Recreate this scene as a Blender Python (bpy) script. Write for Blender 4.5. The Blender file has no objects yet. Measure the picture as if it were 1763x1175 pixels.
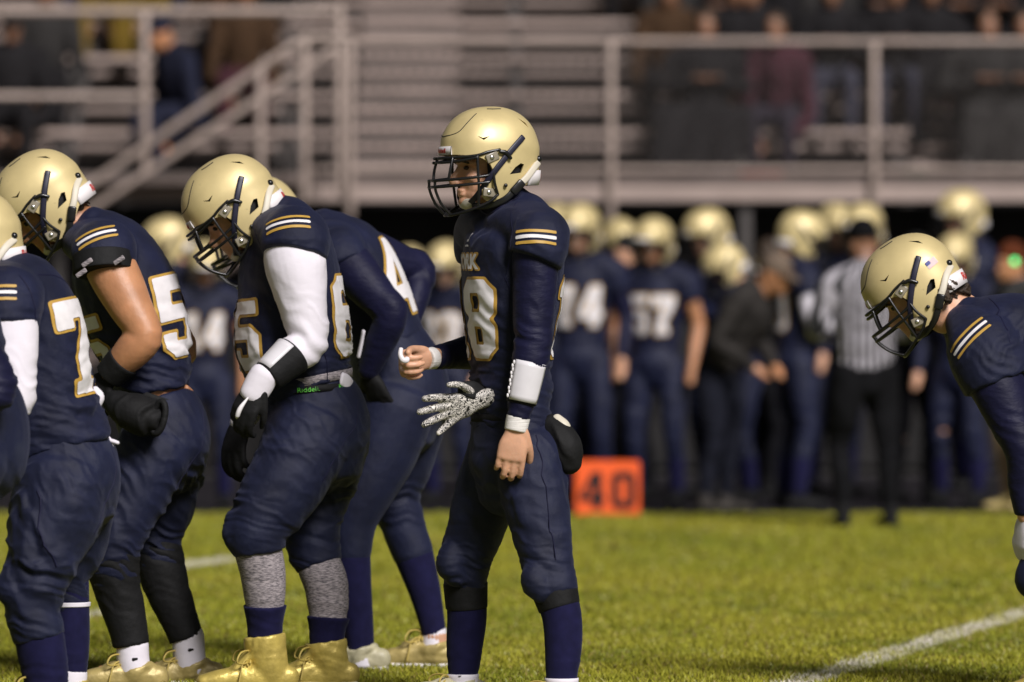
import bpy, bmesh, math, random
import numpy as np
from mathutils import Vector, Matrix
from mathutils.bvhtree import BVHTree

random.seed(7)
rng = np.random.default_rng(11)
S = bpy.context.scene
COL = S.collection

# ------------------------------------------------------------------ camera
F = 10960.0           # focal length in pixels of the 1763 px wide photograph
CAMZ = 1.22
HOR = 545.0           # row of the horizon
cam_d = bpy.data.cameras.new('camera')
cam_d.sensor_width = 36.0
cam_d.lens = F / 1763.0 * 36.0
cam_d.shift_y = (HOR - 587.5) / 1763.0
cam_d.clip_start = 0.5
cam_d.clip_end = 2000
cam_d.dof.use_dof = True
cam_d.dof.focus_distance = 20.05
cam_d.dof.aperture_fstop = 2.5
cam_d.dof.aperture_blades = 0
cam = bpy.data.objects.new('camera', cam_d)
COL.objects.link(cam)
cam.location = (0, 0, CAMZ)
cam.rotation_euler = (math.radians(90), 0, 0)
S.camera = cam

# ------------------------------------------------------------------ world + key light
SUN_EL = 38.0
SUN_AZ = 26.0          # degrees to the right of straight-behind-the-camera
az = math.radians(SUN_AZ); el = math.radians(SUN_EL)
to_sun = Vector((math.sin(az) * math.cos(el), -math.cos(az) * math.cos(el), math.sin(el)))
W = bpy.data.worlds.new('World'); S.world = W; W.use_nodes = True
nt = W.node_tree; nt.nodes.clear()
o_ = nt.nodes.new('ShaderNodeOutputWorld'); bg = nt.nodes.new('ShaderNodeBackground')
sky = nt.nodes.new('ShaderNodeTexSky'); sky.sky_type = 'NISHITA'; sky.sun_disc = False
sky.sun_elevation = el
sky.sun_rotation = math.atan2(to_sun.x, to_sun.y)
hs = nt.nodes.new('ShaderNodeHueSaturation'); hs.inputs['Saturation'].default_value = 0.06
nt.links.new(sky.outputs[0], hs.inputs['Color']); nt.links.new(hs.outputs[0], bg.inputs[0])
bg.inputs[1].default_value = 0.018
nt.links.new(bg.outputs[0], o_.inputs[0])
sun_d = bpy.data.lights.new('floodlight_sun', 'SUN'); sun_d.energy = 3.8; sun_d.angle = math.radians(20)
sun_d.color = (1.0, 0.955, 0.955)
sun = bpy.data.objects.new('floodlight_sun', sun_d); COL.objects.link(sun)
sun.location = (8, -8, 20)
sun.rotation_euler = to_sun.to_track_quat('Z', 'Y').to_euler()

S.view_settings.view_transform = 'Standard'
S.view_settings.look = 'None'
S.view_settings.exposure = 0.18
S.view_settings.gamma = 1.0
S.cycles.max_bounces = 6
S.cycles.use_denoising = True

# ------------------------------------------------------------------ small maths
def V3(*a): return np.array(a, float)

def px(x, y, D):
    """photo pixel + distance -> world point"""
    return V3((x - 881.5) * D / F, D, CAMZ + (HOR - y) * D / F)

def nrm(v):
    v = np.asarray(v, float); return v / (np.linalg.norm(v) + 1e-12)

def hash3(i, j, k):
    n = (i * 374761393 + j * 668265263 + k * 2147483647 * 3 + 1013904223) & 0xffffffff
    n = ((n ^ (n >> 13)) * 1274126177) & 0xffffffff
    return ((n ^ (n >> 16)) & 0xffff) / 65535.0 * 2 - 1

def vnoise(P):
    P = np.asarray(P, float)
    I = np.floor(P).astype(np.int64); f = P - I; f = f * f * (3 - 2 * f)
    r = 0
    for dx in (0, 1):
        for dy in (0, 1):
            for dz in (0, 1):
                w = (f[:, 0] if dx else 1 - f[:, 0]) * (f[:, 1] if dy else 1 - f[:, 1]) * (f[:, 2] if dz else 1 - f[:, 2])
                r = r + w * hash3(I[:, 0] + dx, I[:, 1] + dy, I[:, 2] + dz)
    return r

def cr(P, n):
    P = np.asarray(P, float)
    if len(P) == 2 or n <= 1: 
        if n <= 1: return P
    Q = np.vstack([2 * P[0] - P[1], P, 2 * P[-1] - P[-2]])
    out = []
    for i in range(1, len(Q) - 2):
        a, b, c, d = Q[i - 1], Q[i], Q[i + 1], Q[i + 2]
        for t in np.linspace(0, 1, n, endpoint=False):
            out.append(0.5 * ((2 * b) + (c - a) * t + (2 * a - 5 * b + 4 * c - d) * t * t + (3 * b - a - 3 * c + d) * t ** 3))
    out.append(P[-1])
    return np.array(out)

class MB:
    """collects shapes, builds one mesh"""
    def __init__(s): s.v = []; s.f = []; s.m = []
    def add(s, v, f, m=0):
        o = len(s.v); s.v += [tuple(p) for p in v]; s.f += [tuple(i + o for i in q) for q in f]; s.m += [m] * len(f)
        return s
    def loft(s, pts, rad, ref=(0, 1, 0), seg=18, caps='rr', sub=4, pw=2.0, m=0, capk=0.8):
        pts = np.asarray(pts, float)
        R = np.array([(r, r) if np.isscalar(r) else tuple(r) for r in rad], float)
        A = cr(np.hstack([pts, R]), sub)
        P = A[:, :3]; R = np.maximum(A[:, 3:], 1e-4)
        T = np.gradient(P, axis=0)
        T /= np.linalg.norm(T, axis=1)[:, None] + 1e-12
        Pl = list(P); Rl = list(R); Tl = list(T)
        if caps[0] == 'r':
            pre = []
            for t in (80, 55, 28):
                t = math.radians(t); k = min(R[0]) * capk
                pre.append((P[0] - T[0] * k * math.sin(t), R[0] * math.cos(t), T[0]))
            Pl = [q[0] for q in pre] + Pl; Rl = [q[1] for q in pre] + Rl; Tl = [q[2] for q in pre] + Tl
        if caps[1] == 'r':
            for t in (28, 55, 80):
                t = math.radians(t); k = min(R[-1]) * capk
                Pl.append(P[-1] + T[-1] * k * math.sin(t)); Rl.append(R[-1] * math.cos(t)); Tl.append(T[-1])
        ref = np.asarray(ref, float)
        ang = np.linspace(0, 2 * math.pi, seg, endpoint=False)
        ca, sa = np.cos(ang), np.sin(ang)
        if pw != 2.0:
            ca = np.sign(ca) * np.abs(ca) ** (2 / pw); sa = np.sign(sa) * np.abs(sa) ** (2 / pw)
        vs = []; fs = []
        for p, r, t in zip(Pl, Rl, Tl):
            u = ref - t * ref.dot(t)
            if np.linalg.norm(u) < 1e-3: u = np.array([0.31, 0.2, 0.93]) - t * np.dot([0.31, 0.2, 0.93], t)
            u = nrm(u); w = np.cross(t, u)
            vs += list(p + np.outer(ca * r[0], u) + np.outer(sa * r[1], w))
        n = len(Pl)
        for i in range(n - 1):
            for j in range(seg):
                k = (j + 1) % seg
                fs.append((i * seg + j, i * seg + k, (i + 1) * seg + k, (i + 1) * seg + j))
        fs.append(tuple(range(seg - 1, -1, -1)))
        fs.append(tuple((n - 1) * seg + j for j in range(seg)))
        return s.add(vs, fs, m)
    def ell(s, c, r, M=None, seg=18, rings=10, m=0):
        vs = [(0, 0, 1)]; fs = []
        for i in range(1, rings):
            t = math.pi * i / rings
            for j in range(seg):
                a = 2 * math.pi * j / seg
                vs.append((math.sin(t) * math.cos(a), math.sin(t) * math.sin(a), math.cos(t)))
        vs.append((0, 0, -1)); b = len(vs) - 1
        for j in range(seg): fs.append((0, 1 + j, 1 + (j + 1) % seg))
        for i in range(rings - 2):
            for j in range(seg):
                k = (j + 1) % seg; a = 1 + i * seg
                fs.append((a + j, a + seg + j, a + seg + k, a + k))
        a = 1 + (rings - 2) * seg
        for j in range(seg): fs.append((a + j, b, a + (j + 1) % seg))
        vs = np.array(vs) * np.asarray(r, float)
        if M is not None: vs = vs @ np.asarray(M, float).T
        return s.add(vs + np.asarray(c, float), fs, m)
    def box(s, lo, hi, m=0, M=None, c=None):
        x0, y0, z0 = lo; x1, y1, z1 = hi
        vs = np.array([(x0, y0, z0), (x1, y0, z0), (x1, y1, z0), (x0, y1, z0), (x0, y0, z1), (x1, y0, z1), (x1, y1, z1), (x0, y1, z1)], float)
        if M is not None: vs = vs @ np.asarray(M, float).T
        if c is not None: vs = vs + np.asarray(c, float)
        return s.add(vs, [(3, 2, 1, 0), (4, 5, 6, 7), (0, 1, 5, 4), (1, 2, 6, 5), (2, 3, 7, 6), (3, 0, 4, 7)], m)
    def mesh(s, name='m'):
        me = bpy.data.meshes.new(name); me.from_pydata(s.v, [], s.f)
        if any(s.m): me.polygons.foreach_set('material_index', s.m)
        return me
    def build(s, name, mat, parent=None, smooth=True, bevel=0):
        return link(name, s.mesh(name), mat, parent, smooth, bevel)

def link(name, me, mat, parent=None, smooth=True, bevel=0):
    if parent is not None:
        r = parent
        while r.parent is not None: r = r.parent
        if r.type == 'EMPTY' and not r.get('_local') and not parent.get('_ownframe'):
            off = np.array(r.location)
            co = np.empty(len(me.vertices) * 3); me.vertices.foreach_get('co', co)
            co = (co.reshape(-1, 3) - off).ravel(); me.vertices.foreach_set('co', co)
    ob = bpy.data.objects.new(name, me); COL.objects.link(ob)
    for m in (mat if isinstance(mat, (list, tuple)) else [mat]): me.materials.append(m)
    if smooth: me.shade_smooth()
    if bevel:
        b = ob.modifiers.new('bevel', 'BEVEL'); b.width = bevel; b.segments = 2
    if parent is not None: ob.parent = parent
    return ob

def tag(o, label, cat=None, group=None, kind=None):
    if label: o['label'] = label
    if cat: o['category'] = cat
    if group: o['group'] = group
    if kind: o['kind'] = kind
    return o

def empty(name, loc, label=None, cat=None, group=None):
    e = bpy.data.objects.new(name, None); COL.objects.link(e); e.location = tuple(loc)
    e.empty_display_size = 0.1
    tag(e, label, cat, group)
    return e

TMP = bpy.data.scenes.new('workbench')
def bake(ob):
    vl = TMP.view_layers[0]; TMP.collection.objects.link(ob); vl.update()
    dg = vl.depsgraph
    me = bpy.data.meshes.new_from_object(ob.evaluated_get(dg))
    TMP.collection.objects.unlink(ob)
    return me

def solid(mb, voxel, smooth=3, wr=None):
    """union of overlapping closed shapes -> one continuous skin"""
    me = mb.mesh('tmp'); ob = bpy.data.objects.new('tmp', me)
    r = ob.modifiers.new('r', 'REMESH'); r.mode = 'VOXEL'; r.voxel_size = voxel
    if smooth:
        sm = ob.modifiers.new('s', 'SMOOTH'); sm.factor = 0.5; sm.iterations = smooth
    out = bake(ob)
    bpy.data.objects.remove(ob); bpy.data.meshes.remove(me)
    if wr: wrinkle(out, wr)
    return out

def wrinkle(me, zones):
    """folds: list of (centre, radius, amplitude, axis across the folds, wavelength)"""
    n = len(me.vertices)
    co = np.empty(n * 3); me.vertices.foreach_get('co', co); co = co.reshape(-1, 3)
    no = np.empty(n * 3); me.vertices.foreach_get('normal', no); no = no.reshape(-1, 3)
    d = np.zeros(n)
    for c, rad, amp, axis, wl in zones:
        axis = nrm(axis)
        w = np.exp(-((co - c) ** 2).sum(1) / (rad * rad))
        al = co @ axis
        q = co - np.outer(al, axis)
        P = np.column_stack([q * 9 + 3.7, ]) * 1.0
        warp = vnoise(P) * 0.9 + vnoise(P * 2.3 + 11) * 0.5
        ph = al / wl + warp * 1.2
        d += 1.9 * amp * w * ((1 - np.abs(vnoise(np.column_stack([ph, q[:, 0] * 5, q[:, 1] * 5 + q[:, 2] * 5])))) * 1.4 - 0.9)
    co = co + no * d[:, None]
    me.vertices.foreach_set('co', co.ravel()); me.update()

# ------------------------------------------------------------------ materials
def base_mat(name):
    m = bpy.data.materials.new(name); m.use_nodes = True
    b = m.node_tree.nodes['Principled BSDF']
    return m, m.node_tree, b

def mat(name, col, rough=0.6, metal=0.0, var=0.15, vs=6.0, bump=0.0, bs=40.0, bstretch=(1, 1, 1), sheen=0.0, sheencol=None, coat=0.0, spec=0.5, fine=0.0, fs=900.0, dust=0.0, dustcol=(0.05, 0.055, 0.06), dscale=7.0, dlo=0.56, dhi=0.72):
    m, t, b = base_mat(name)
    b.inputs['Roughness'].default_value = rough; b.inputs['Metallic'].default_value = metal
    b.inputs['Specular IOR Level'].default_value = spec
    if sheen:
        b.inputs['Sheen Weight'].default_value = sheen; b.inputs['Sheen Roughness'].default_value = 0.45
        if sheencol: b.inputs['Sheen Tint'].default_value = (*sheencol, 1)
    if coat: b.inputs['Coat Weight'].default_value = coat; b.inputs['Coat Roughness'].default_value = 0.2
    tc = t.nodes.new('ShaderNodeTexCoord')
    n = t.nodes.new('ShaderNodeTexNoise'); n.inputs['Scale'].default_value = vs; n.inputs['Detail'].default_value = 5
    t.links.new(tc.outputs['Object'], n.inputs['Vector'])
    r = t.nodes.new('ShaderNodeValToRGB')
    c = np.array(col)
    r.color_ramp.elements[0].color = (*(c * (1 - var)), 1); r.color_ramp.elements[0].position = 0.3
    r.color_ramp.elements[1].color = (*np.minimum(c * (1 + var), 1), 1); r.color_ramp.elements[1].position = 0.7
    t.links.new(n.outputs['Fac'], r.inputs[0]); t.links.new(r.outputs[0], b.inputs['Base Color'])
    if dust:
        nd = t.nodes.new('ShaderNodeTexNoise'); nd.inputs['Scale'].default_value = dscale; nd.inputs['Detail'].default_value = 9; nd.inputs['Roughness'].default_value = 0.68
        t.links.new(tc.outputs['Object'], nd.inputs['Vector'])
        rd = t.nodes.new('ShaderNodeMapRange'); rd.inputs[1].default_value = dlo; rd.inputs[2].default_value = dhi; rd.inputs[4].default_value = dust
        t.links.new(nd.outputs['Fac'], rd.inputs[0])
        mx = t.nodes.new('ShaderNodeMix'); mx.data_type = 'RGBA'; mx.inputs['B'].default_value = (*dustcol, 1)
        t.links.new(rd.outputs[0], mx.inputs['Factor']); t.links.new(r.outputs[0], mx.inputs['A']); t.links.new(mx.outputs['Result'], b.inputs['Base Color'])
    last = None
    if bump:
        mp = t.nodes.new('ShaderNodeMapping'); mp.inputs['Scale'].default_value = bstretch
        t.links.new(tc.outputs['Object'], mp.inputs[0])
        n2 = t.nodes.new('ShaderNodeTexNoise'); n2.inputs['Scale'].default_value = bs; n2.inputs['Detail'].default_value = 3
        t.links.new(mp.outputs[0], n2.inputs['Vector'])
        bp = t.nodes.new('ShaderNodeBump'); bp.inputs['Strength'].default_value = bump; bp.inputs['Distance'].default_value = 0.01
        t.links.new(n2.outputs['Fac'], bp.inputs['Height']); last = bp
    if fine:
        n3 = t.nodes.new('ShaderNodeTexNoise'); n3.inputs['Scale'].default_value = fs; n3.inputs['Detail'].default_value = 1
        t.links.new(tc.outputs['Object'], n3.inputs['Vector'])
        bp2 = t.nodes.new('ShaderNodeBump'); bp2.inputs['Strength'].default_value = fine; bp2.inputs['Distance'].default_value = 0.002
        t.links.new(n3.outputs['Fac'], bp2.inputs['Height'])
        if last: t.links.new(last.outputs[0], bp2.inputs['Normal'])
        last = bp2
    if last: t.links.new(last.outputs[0], b.inputs['Normal'])
    return m

SH = (0.62, 0.66, 1.0)
M = {}
M['navy'] = mat('navy_jersey', (0.0062, 0.0084, 0.030), 0.60, var=0.3, vs=9, bump=0.4, bs=24, sheen=0.07, sheencol=SH, fine=0.5, spec=0.3, dust=0.3, dustcol=(0.022, 0.026, 0.042))
M['navy_pants'] = mat('navy_pants', (0.0060, 0.0086, 0.031), 0.58, var=0.32, vs=7, bump=0.35, bs=20, sheen=0.07, sheencol=SH, fine=0.5, spec=0.34, dust=0.45, dustcol=(0.034, 0.039, 0.055))
M['navy_sleeve'] = mat('navy_compression', (0.0065, 0.0066, 0.028), 0.58, var=0.2, vs=12, bump=0.3, bs=30, bstretch=(1, 1, 2), sheen=0.05, sheencol=SH, spec=0.22)
M['navy_sock'] = mat('navy_sock', (0.0085, 0.0080, 0.038), 0.85, var=0.2, vs=30, sheen=0.08, sheencol=SH, fine=0.3, fs=500, spec=0.15)
M['black_fab'] = mat('black_fabric', (0.006, 0.006, 0.0065), 0.75, var=0.3, vs=20, bump=0.3, bs=40, spec=0.3)
M['white_fab'] = mat('white_fabric', (0.78, 0.74, 0.80), 0.75, var=0.05, vs=10, bump=0.25, bs=14, bstretch=(1, 1, 1.6), fine=0.15)
M['white_tape'] = mat('white_tape', (0.80, 0.77, 0.73), 0.75, var=0.06, vs=60, bump=0.3, bs=120, bstretch=(0.2, 0.2, 2))
M['white_num'] = mat('white_print', (0.80, 0.77, 0.78), 0.6, var=0.05, vs=30, bump=0.1, bs=50)
M['gold_num'] = mat('gold_print', (0.50, 0.30, 0.055), 0.55, var=0.08, vs=40)
M['gold_shell'] = mat('gold_shell', (0.66, 0.535, 0.26), 0.46, metal=0.22, var=0.08, vs=14, coat=0.16, bump=0.02, bs=40, dust=0.45, dustcol=(0.20, 0.17, 0.10), dscale=26, dlo=0.64, dhi=0.74)
M['padding'] = mat('helmet_padding', (0.012, 0.012, 0.013), 0.8, var=0.2)
M['mask'] = mat('black_coated_wire', (0.008, 0.008, 0.009), 0.28, var=0.1, spec=0.6)
M['clip'] = mat('smoky_clip', (0.26, 0.23, 0.17), 0.25, var=0.1, vs=40, coat=0.4)
M['screw'] = mat('screw_steel', (0.75, 0.73, 0.70), 0.25, metal=1.0, var=0.1)
M['strap_navy'] = mat('navy_strap', (0.010, 0.010, 0.030), 0.45, var=0.2)
M['strap_white'] = mat('pale_strap', (0.62, 0.57, 0.46), 0.5, var=0.08)
M['bumper'] = mat('white_bumper', (0.80, 0.76, 0.76), 0.4, var=0.04)
M['red_print'] = mat('red_print', (0.55, 0.03, 0.02), 0.5, var=0.1)
M['blue_print'] = mat('blue_print', (0.04, 0.05, 0.25), 0.5, var=0.1)
M['dark_print'] = mat('dark_print', (0.008, 0.008, 0.008), 0.7, var=0.2, spec=0.2)
M['green_print'] = mat('green_print', (0.12, 0.55, 0.06), 0.5, var=0.1)
M['gold_shoe'] = mat('gold_shoe', (0.58, 0.45, 0.11), 0.42, metal=0.3, var=0.2, vs=25, bump=0.25, bs=60)
M['tan_shoe'] = mat('tan_shoe', (0.42, 0.33, 0.12), 0.45, metal=0.2, var=0.2, vs=25, bump=0.3, bs=45)
M['pale_shoe'] = mat('pale_shoe', (0.50, 0.46, 0.30), 0.45, var=0.15, vs=25, bump=0.3, bs=45)
M['vinyl'] = mat('clear_vinyl', (0.72, 0.70, 0.73), 0.22, var=0.07, vs=14, coat=0.5)
M['hair'] = mat('brown_hair', (0.045, 0.028, 0.016), 0.55, var=0.5, vs=60, bump=0.8, bs=120)
M['mouth'] = mat('mouthguard', (0.78, 0.74, 0.76), 0.3, var=0.03)
M['eye'] = mat('eye_dark', (0.02, 0.014, 0.01), 0.2, var=0.1)
M['lace'] = mat('gold_lace', (0.45, 0.34, 0.08), 0.6, var=0.1)

def skin_mat(name, col):
    m = mat(name, col, 0.45, var=0.14, vs=16, bump=0.12, bs=60, fine=0.15, fs=600)
    b = m.node_tree.nodes['Principled BSDF']
    b.inputs['Subsurface Weight'].default_value = 0.12
    b.inputs['Subsurface Radius'].default_value = (0.02, 0.008, 0.004)
    b.inputs['Subsurface Scale'].default_value = 0.3
    return m
M['skin'] = skin_mat('skin_light', (0.62, 0.34, 0.21))
M['skin_dim'] = skin_mat('skin_dimmed', (0.26, 0.13, 0.075))  # skin darkened in colour to imitate dimmer light on referee and spectators
M['skin_tan'] = skin_mat('skin_tan', (0.50, 0.235, 0.115))

def heather():
    m, t, b = base_mat('heather_grey_knit')
    tc = t.nodes.new('ShaderNodeTexCoord'); mp = t.nodes.new('ShaderNodeMapping')
    mp.inputs['Scale'].default_value = (70, 70, 420)
    n = t.nodes.new('ShaderNodeTexNoise'); n.inputs['Scale'].default_value = 1; n.inputs['Detail'].default_value = 3
    r = t.nodes.new('ShaderNodeValToRGB')
    r.color_ramp.elements[0].color = (0.10, 0.09, 0.10, 1); r.color_ramp.elements[0].position = 0.36
    r.color_ramp.elements[1].color = (0.42, 0.37, 0.38, 1); r.color_ramp.elements[1].position = 0.62
    t.links.new(tc.outputs['Object'], mp.inputs[0]); t.links.new(mp.outputs[0], n.inputs['Vector'])
    t.links.new(n.outputs['Fac'], r.inputs[0]); t.links.new(r.outputs[0], b.inputs['Base Color'])
    b.inputs['Roughness'].default_value = 0.85
    return m
M['heather'] = heather()

def squiggle():
    m, t, b = base_mat('black_white_squiggle_grip')
    tc = t.nodes.new('ShaderNodeTexCoord')
    n = t.nodes.new('ShaderNodeTexNoise'); n.inputs['Scale'].default_value = 62; n.inputs['Detail'].default_value = 0.0
    n.inputs['Distortion'].default_value = 1.6
    w = t.nodes.new('ShaderNodeMath'); w.operation = 'MULTIPLY'; w.inputs[1].default_value = 4.5
    fr = t.nodes.new('ShaderNodeMath'); fr.operation = 'FRACT'
    g = t.nodes.new('ShaderNodeValToRGB'); g.color_ramp.interpolation = 'CONSTANT'
    g.color_ramp.elements[0].color = (0.015, 0.014, 0.013, 1)
    g.color_ramp.elements[1].color = (0.72, 0.68, 0.62, 1); g.color_ramp.elements[1].position = 0.48
    t.links.new(tc.outputs['Object'], n.inputs['Vector']); t.links.new(n.outputs['Fac'], w.inputs[0])
    t.links.new(w.outputs[0], fr.inputs[0]); t.links.new(fr.outputs[0], g.inputs[0]); t.links.new(g.outputs[0], b.inputs['Base Color'])
    b.inputs['Roughness'].default_value = 0.5
    return m
M['squiggle'] = squiggle()

def referee_mat():
    m, t, b = base_mat('referee_stripes')
    tc = t.nodes.new('ShaderNodeTexCoord'); sx = t.nodes.new('ShaderNodeSeparateXYZ')
    at = t.nodes.new('ShaderNodeMath'); at.operation = 'ARCTAN2'
    mu = t.nodes.new('ShaderNodeMath'); mu.operation = 'MULTIPLY'; mu.inputs[1].default_value = 2.9
    nz = t.nodes.new('ShaderNodeTexNoise'); nz.inputs['Scale'].default_value = 5
    ad = t.nodes.new('ShaderNodeMath'); ad.operation = 'ADD'
    ms = t.nodes.new('ShaderNodeMath'); ms.operation = 'MULTIPLY'; ms.inputs[1].default_value = 0.35
    fr = t.nodes.new('ShaderNodeMath'); fr.operation = 'FRACT'
    g = t.nodes.new('ShaderNodeValToRGB'); g.color_ramp.interpolation = 'CONSTANT'
    g.color_ramp.elements[0].color = (0.012, 0.012, 0.013, 1)
    g.color_ramp.elements[1].color = (0.36, 0.34, 0.37, 1); g.color_ramp.elements[1].position = 0.48  # white stripe greyed to imitate weaker light at the sideline
    t.links.new(tc.outputs['Object'], sx.inputs[0]); t.links.new(sx.outputs[1], at.inputs[0]); t.links.new(sx.outputs[0], at.inputs[1])
    t.links.new(at.outputs[0], mu.inputs[0]); t.links.new(tc.outputs['Object'], nz.inputs['Vector'])
    t.links.new(nz.outputs['Fac'], ms.inputs[0]); t.links.new(mu.outputs[0], ad.inputs[0]); t.links.new(ms.outputs[0], ad.inputs[1])
    t.links.new(ad.outputs[0], fr.inputs[0]); t.links.new(fr.outputs[0], g.inputs[0]); t.links.new(g.outputs[0], b.inputs['Base Color'])
    b.inputs['Roughness'].default_value = 0.7
    return m
M['referee'] = referee_mat()

_plain = {}
def plain(col, rough=0.8):
    k = (tuple(round(c, 4) for c in col), rough)
    if k not in _plain:
        _plain[k] = mat('cloth_%d' % len(_plain), col, 0.92, var=0.3, vs=8, bump=0.3, bs=18, spec=0.12)
    return _plain[k]

# ------------------------------------------------------------------ lettering
def dig(ch):
    w, c, t = 0.62, 0.13, 0.2
    if ch == '0': return w, [[(c, 0), (w - c, 0), (w, c), (w, 1 - c), (w - c, 1), (c, 1), (0, 1 - c), (0, c)], [(t, .2), (w - t, .2), (w - t, .8), (t, .8)]]
    if ch == '8': return w, [[(c, 0), (w - c, 0), (w, c), (w, .41), (w - .07, .5), (w, .59), (w, 1 - c), (w - c, 1), (c, 1), (0, 1 - c), (0, .59), (.07, .5), (0, .41), (0, c)],
                             [(t + .02, .17), (w - t - .02, .17), (w - t - .02, .41), (t + .02, .41)], [(t + .02, .59), (w - t - .02, .59), (w - t - .02, .83), (t + .02, .83)]]
    six = [[(c, 0), (w - c, 0), (w, c), (w, .62 - c), (w - c, .62), (t, .62), (t, .82), (w - t, .82), (w - t, .71), (w, .71), (w, 1 - c), (w - c, 1), (c, 1), (0, 1 - c), (0, c)],
           [(t, .18), (w - t, .18), (w - t, .44), (t, .44)]]
    if ch == '6': return w, six
    if ch == '9': return w, [[(w - x, 1 - y) for x, y in p] for p in six]
    if ch == '5': return w, [[(c, 0), (w - c, 0), (w, c), (w, .63 - c), (w - c, .63), (t, .63), (t, .81), (w, .81), (w, 1), (0, 1), (0, .45), (w - t, .45), (w - t, .19), (t, .19), (t, .3), (0, .3), (0, c)]]
    if ch == '1': return .44, [[(0, 0), (.44, 0), (.44, .16), (.33, .16), (.33, 1), (.13, 1), (0, .88), (0, .75), (.12, .75), (.12, .16), (0, .16)]]
    if ch == '7': return w, [[(0, 1), (w, 1), (w, .8), (.43, .38), (.43, .14), (.5, .14), (.5, 0), (.1, 0), (.1, .14), (.18, .14), (.18, .38), (.36, .8), (t, .8), (t, .7), (0, .7)]]
    if ch == '4': return .66, [[(.34, 0), (.58, 0), (.58, .2), (.66, .2), (.66, .38), (.58, .38), (.58, 1), (.34, 1), (0, .4), (0, .2), (.34, .2)], [(.18, .38), (.34, .38), (.34, .72)]]
    if ch == '2': return w, [[(0, 0), (w, 0), (w, .2), (.28, .2), (w, .58), (w, 1 - c), (w - c, 1), (c, 1), (0, 1 - c), (0, .7), (t, .7), (t, .8), (w - t, .8), (w - t, .64), (0, .26)]]
    if ch == '3': return w, [[(c, 0), (w - c, 0), (w, c), (w, .41), (w - .08, .5), (w, .59), (w, 1 - c), (w - c, 1), (c, 1), (0, 1 - c), (0, .7), (t, .7), (t, .81), (w - t, .81), (w - t, .59), (.2, .59), (.2, .41), (w - t, .41), (w - t, .19), (t, .19), (t, .3), (0, .3), (0, c)]]
    return w, []

def glyphs(text, gap=0.14):
    x = 0; out = []
    for ch in text:
        w, ps = dig(ch)
        out += [[(a + x, b) for a, b in p] for p in ps]; x += w + gap
    x -= gap
    return [np.array([(a - x / 2, b - 0.5) for a, b in p]) for p in out], x

def font_segments(text, bold=0.0):
    cu = bpy.data.curves.new('t', 'FONT'); cu.body = text; cu.offset = bold; cu.resolution_u = 3
    ob = bpy.data.objects.new('t', cu)
    me = bake(ob)
    bm = bmesh.new(); bm.from_mesh(me); bmesh.ops.remove_doubles(bm, verts=bm.verts, dist=1e-5)
    seg = np.array([[(e.verts[0].co.x, e.verts[0].co.y), (e.verts[1].co.x, e.verts[1].co.y)] for e in bm.edges if len(e.link_faces) == 1])
    bm.free(); bpy.data.objects.remove(ob); bpy.data.meshes.remove(me)
    lo = seg.reshape(-1, 2).min(0); hi = seg.reshape(-1, 2).max(0)
    h = hi[1] - lo[1]
    seg = (seg - (lo + hi) / 2) / h
    return seg, (hi[0] - lo[0]) / h

def poly_segments(polys):
    s = []
    for p in polys:
        for i in range(len(p)): s.append((p[i], p[(i + 1) % len(p)]))
    return np.array(s, float)

def flat_shape(seg, size, grow, cell):
    """2D outline (segments, unit height) -> cells clipped to the outline grown by grow; returns 2D verts, faces"""
    seg = seg * size
    a, b = seg[:, 0], seg[:, 1]
    lo = seg.reshape(-1, 2).min(0) - grow - cell * 1.5; hi = seg.reshape(-1, 2).max(0) + grow + cell * 1.5
    nx = int((hi[0] - lo[0]) / cell) + 2; ny = int((hi[1] - lo[1]) / cell) + 2
    X, Y = np.meshgrid(lo[0] + np.arange(nx) * cell, lo[1] + np.arange(ny) * cell, indexing='ij')
    P = np.column_stack([X.ravel(), Y.ravel()])
    ab = b - a; L = (ab ** 2).sum(1) + 1e-12
    D = np.full(len(P), 1e9); ins = np.zeros(len(P), int)
    for i in range(len(seg)):
        d = P - a[i]; t = np.clip((d @ ab[i]) / L[i], 0, 1)
        D = np.minimum(D, ((d - t[:, None] * ab[i]) ** 2).sum(1))
        y0, y1 = a[i][1], b[i][1]
        if y0 != y1:
            c = ((P[:, 1] >= y0) != (P[:, 1] >= y1)) & (P[:, 0] < a[i][0] + (P[:, 1] - y0) / (y1 - y0) * ab[i][0])
            ins += c
    D = np.sqrt(D); D[ins % 2 == 1] *= -1
    D = (D - grow).reshape(nx, ny)
    vid = {}; vs = []; fs = []
    def vert(p):
        k = (round(p[0], 6), round(p[1], 6))
        if k not in vid: vid[k] = len(vs); vs.append(k)
        return vid[k]
    for i in range(nx - 1):
        for j in range(ny - 1):
            c = [(i, j), (i + 1, j), (i + 1, j + 1), (i, j + 1)]
            d = [D[q] for q in c]
            if min(d) >= 0: continue
            pol = []
            for k in range(4):
                q, r = c[k], c[(k + 1) % 4]; dq, dr = d[k], d[(k + 1) % 4]
                pq = (X[q], Y[q]); pr = (X[r], Y[r])
                if dq < 0: pol.append(vert(pq))
                if (dq < 0) != (dr < 0):
                    t = dq / (dq - dr); pol.append(vert((pq[0] + (pr[0] - pq[0]) * t, pq[1] + (pr[1] - pq[1]) * t)))
            pol = [p for k, p in enumerate(pol) if p != pol[k - 1]]
            if len(pol) > 2: fs.append(pol)
    return vs, fs

def bvh_of(ob):
    bm = bmesh.new(); bm.from_mesh(ob.data); t = BVHTree.FromBMesh(bm); bm.free(); return t

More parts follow.
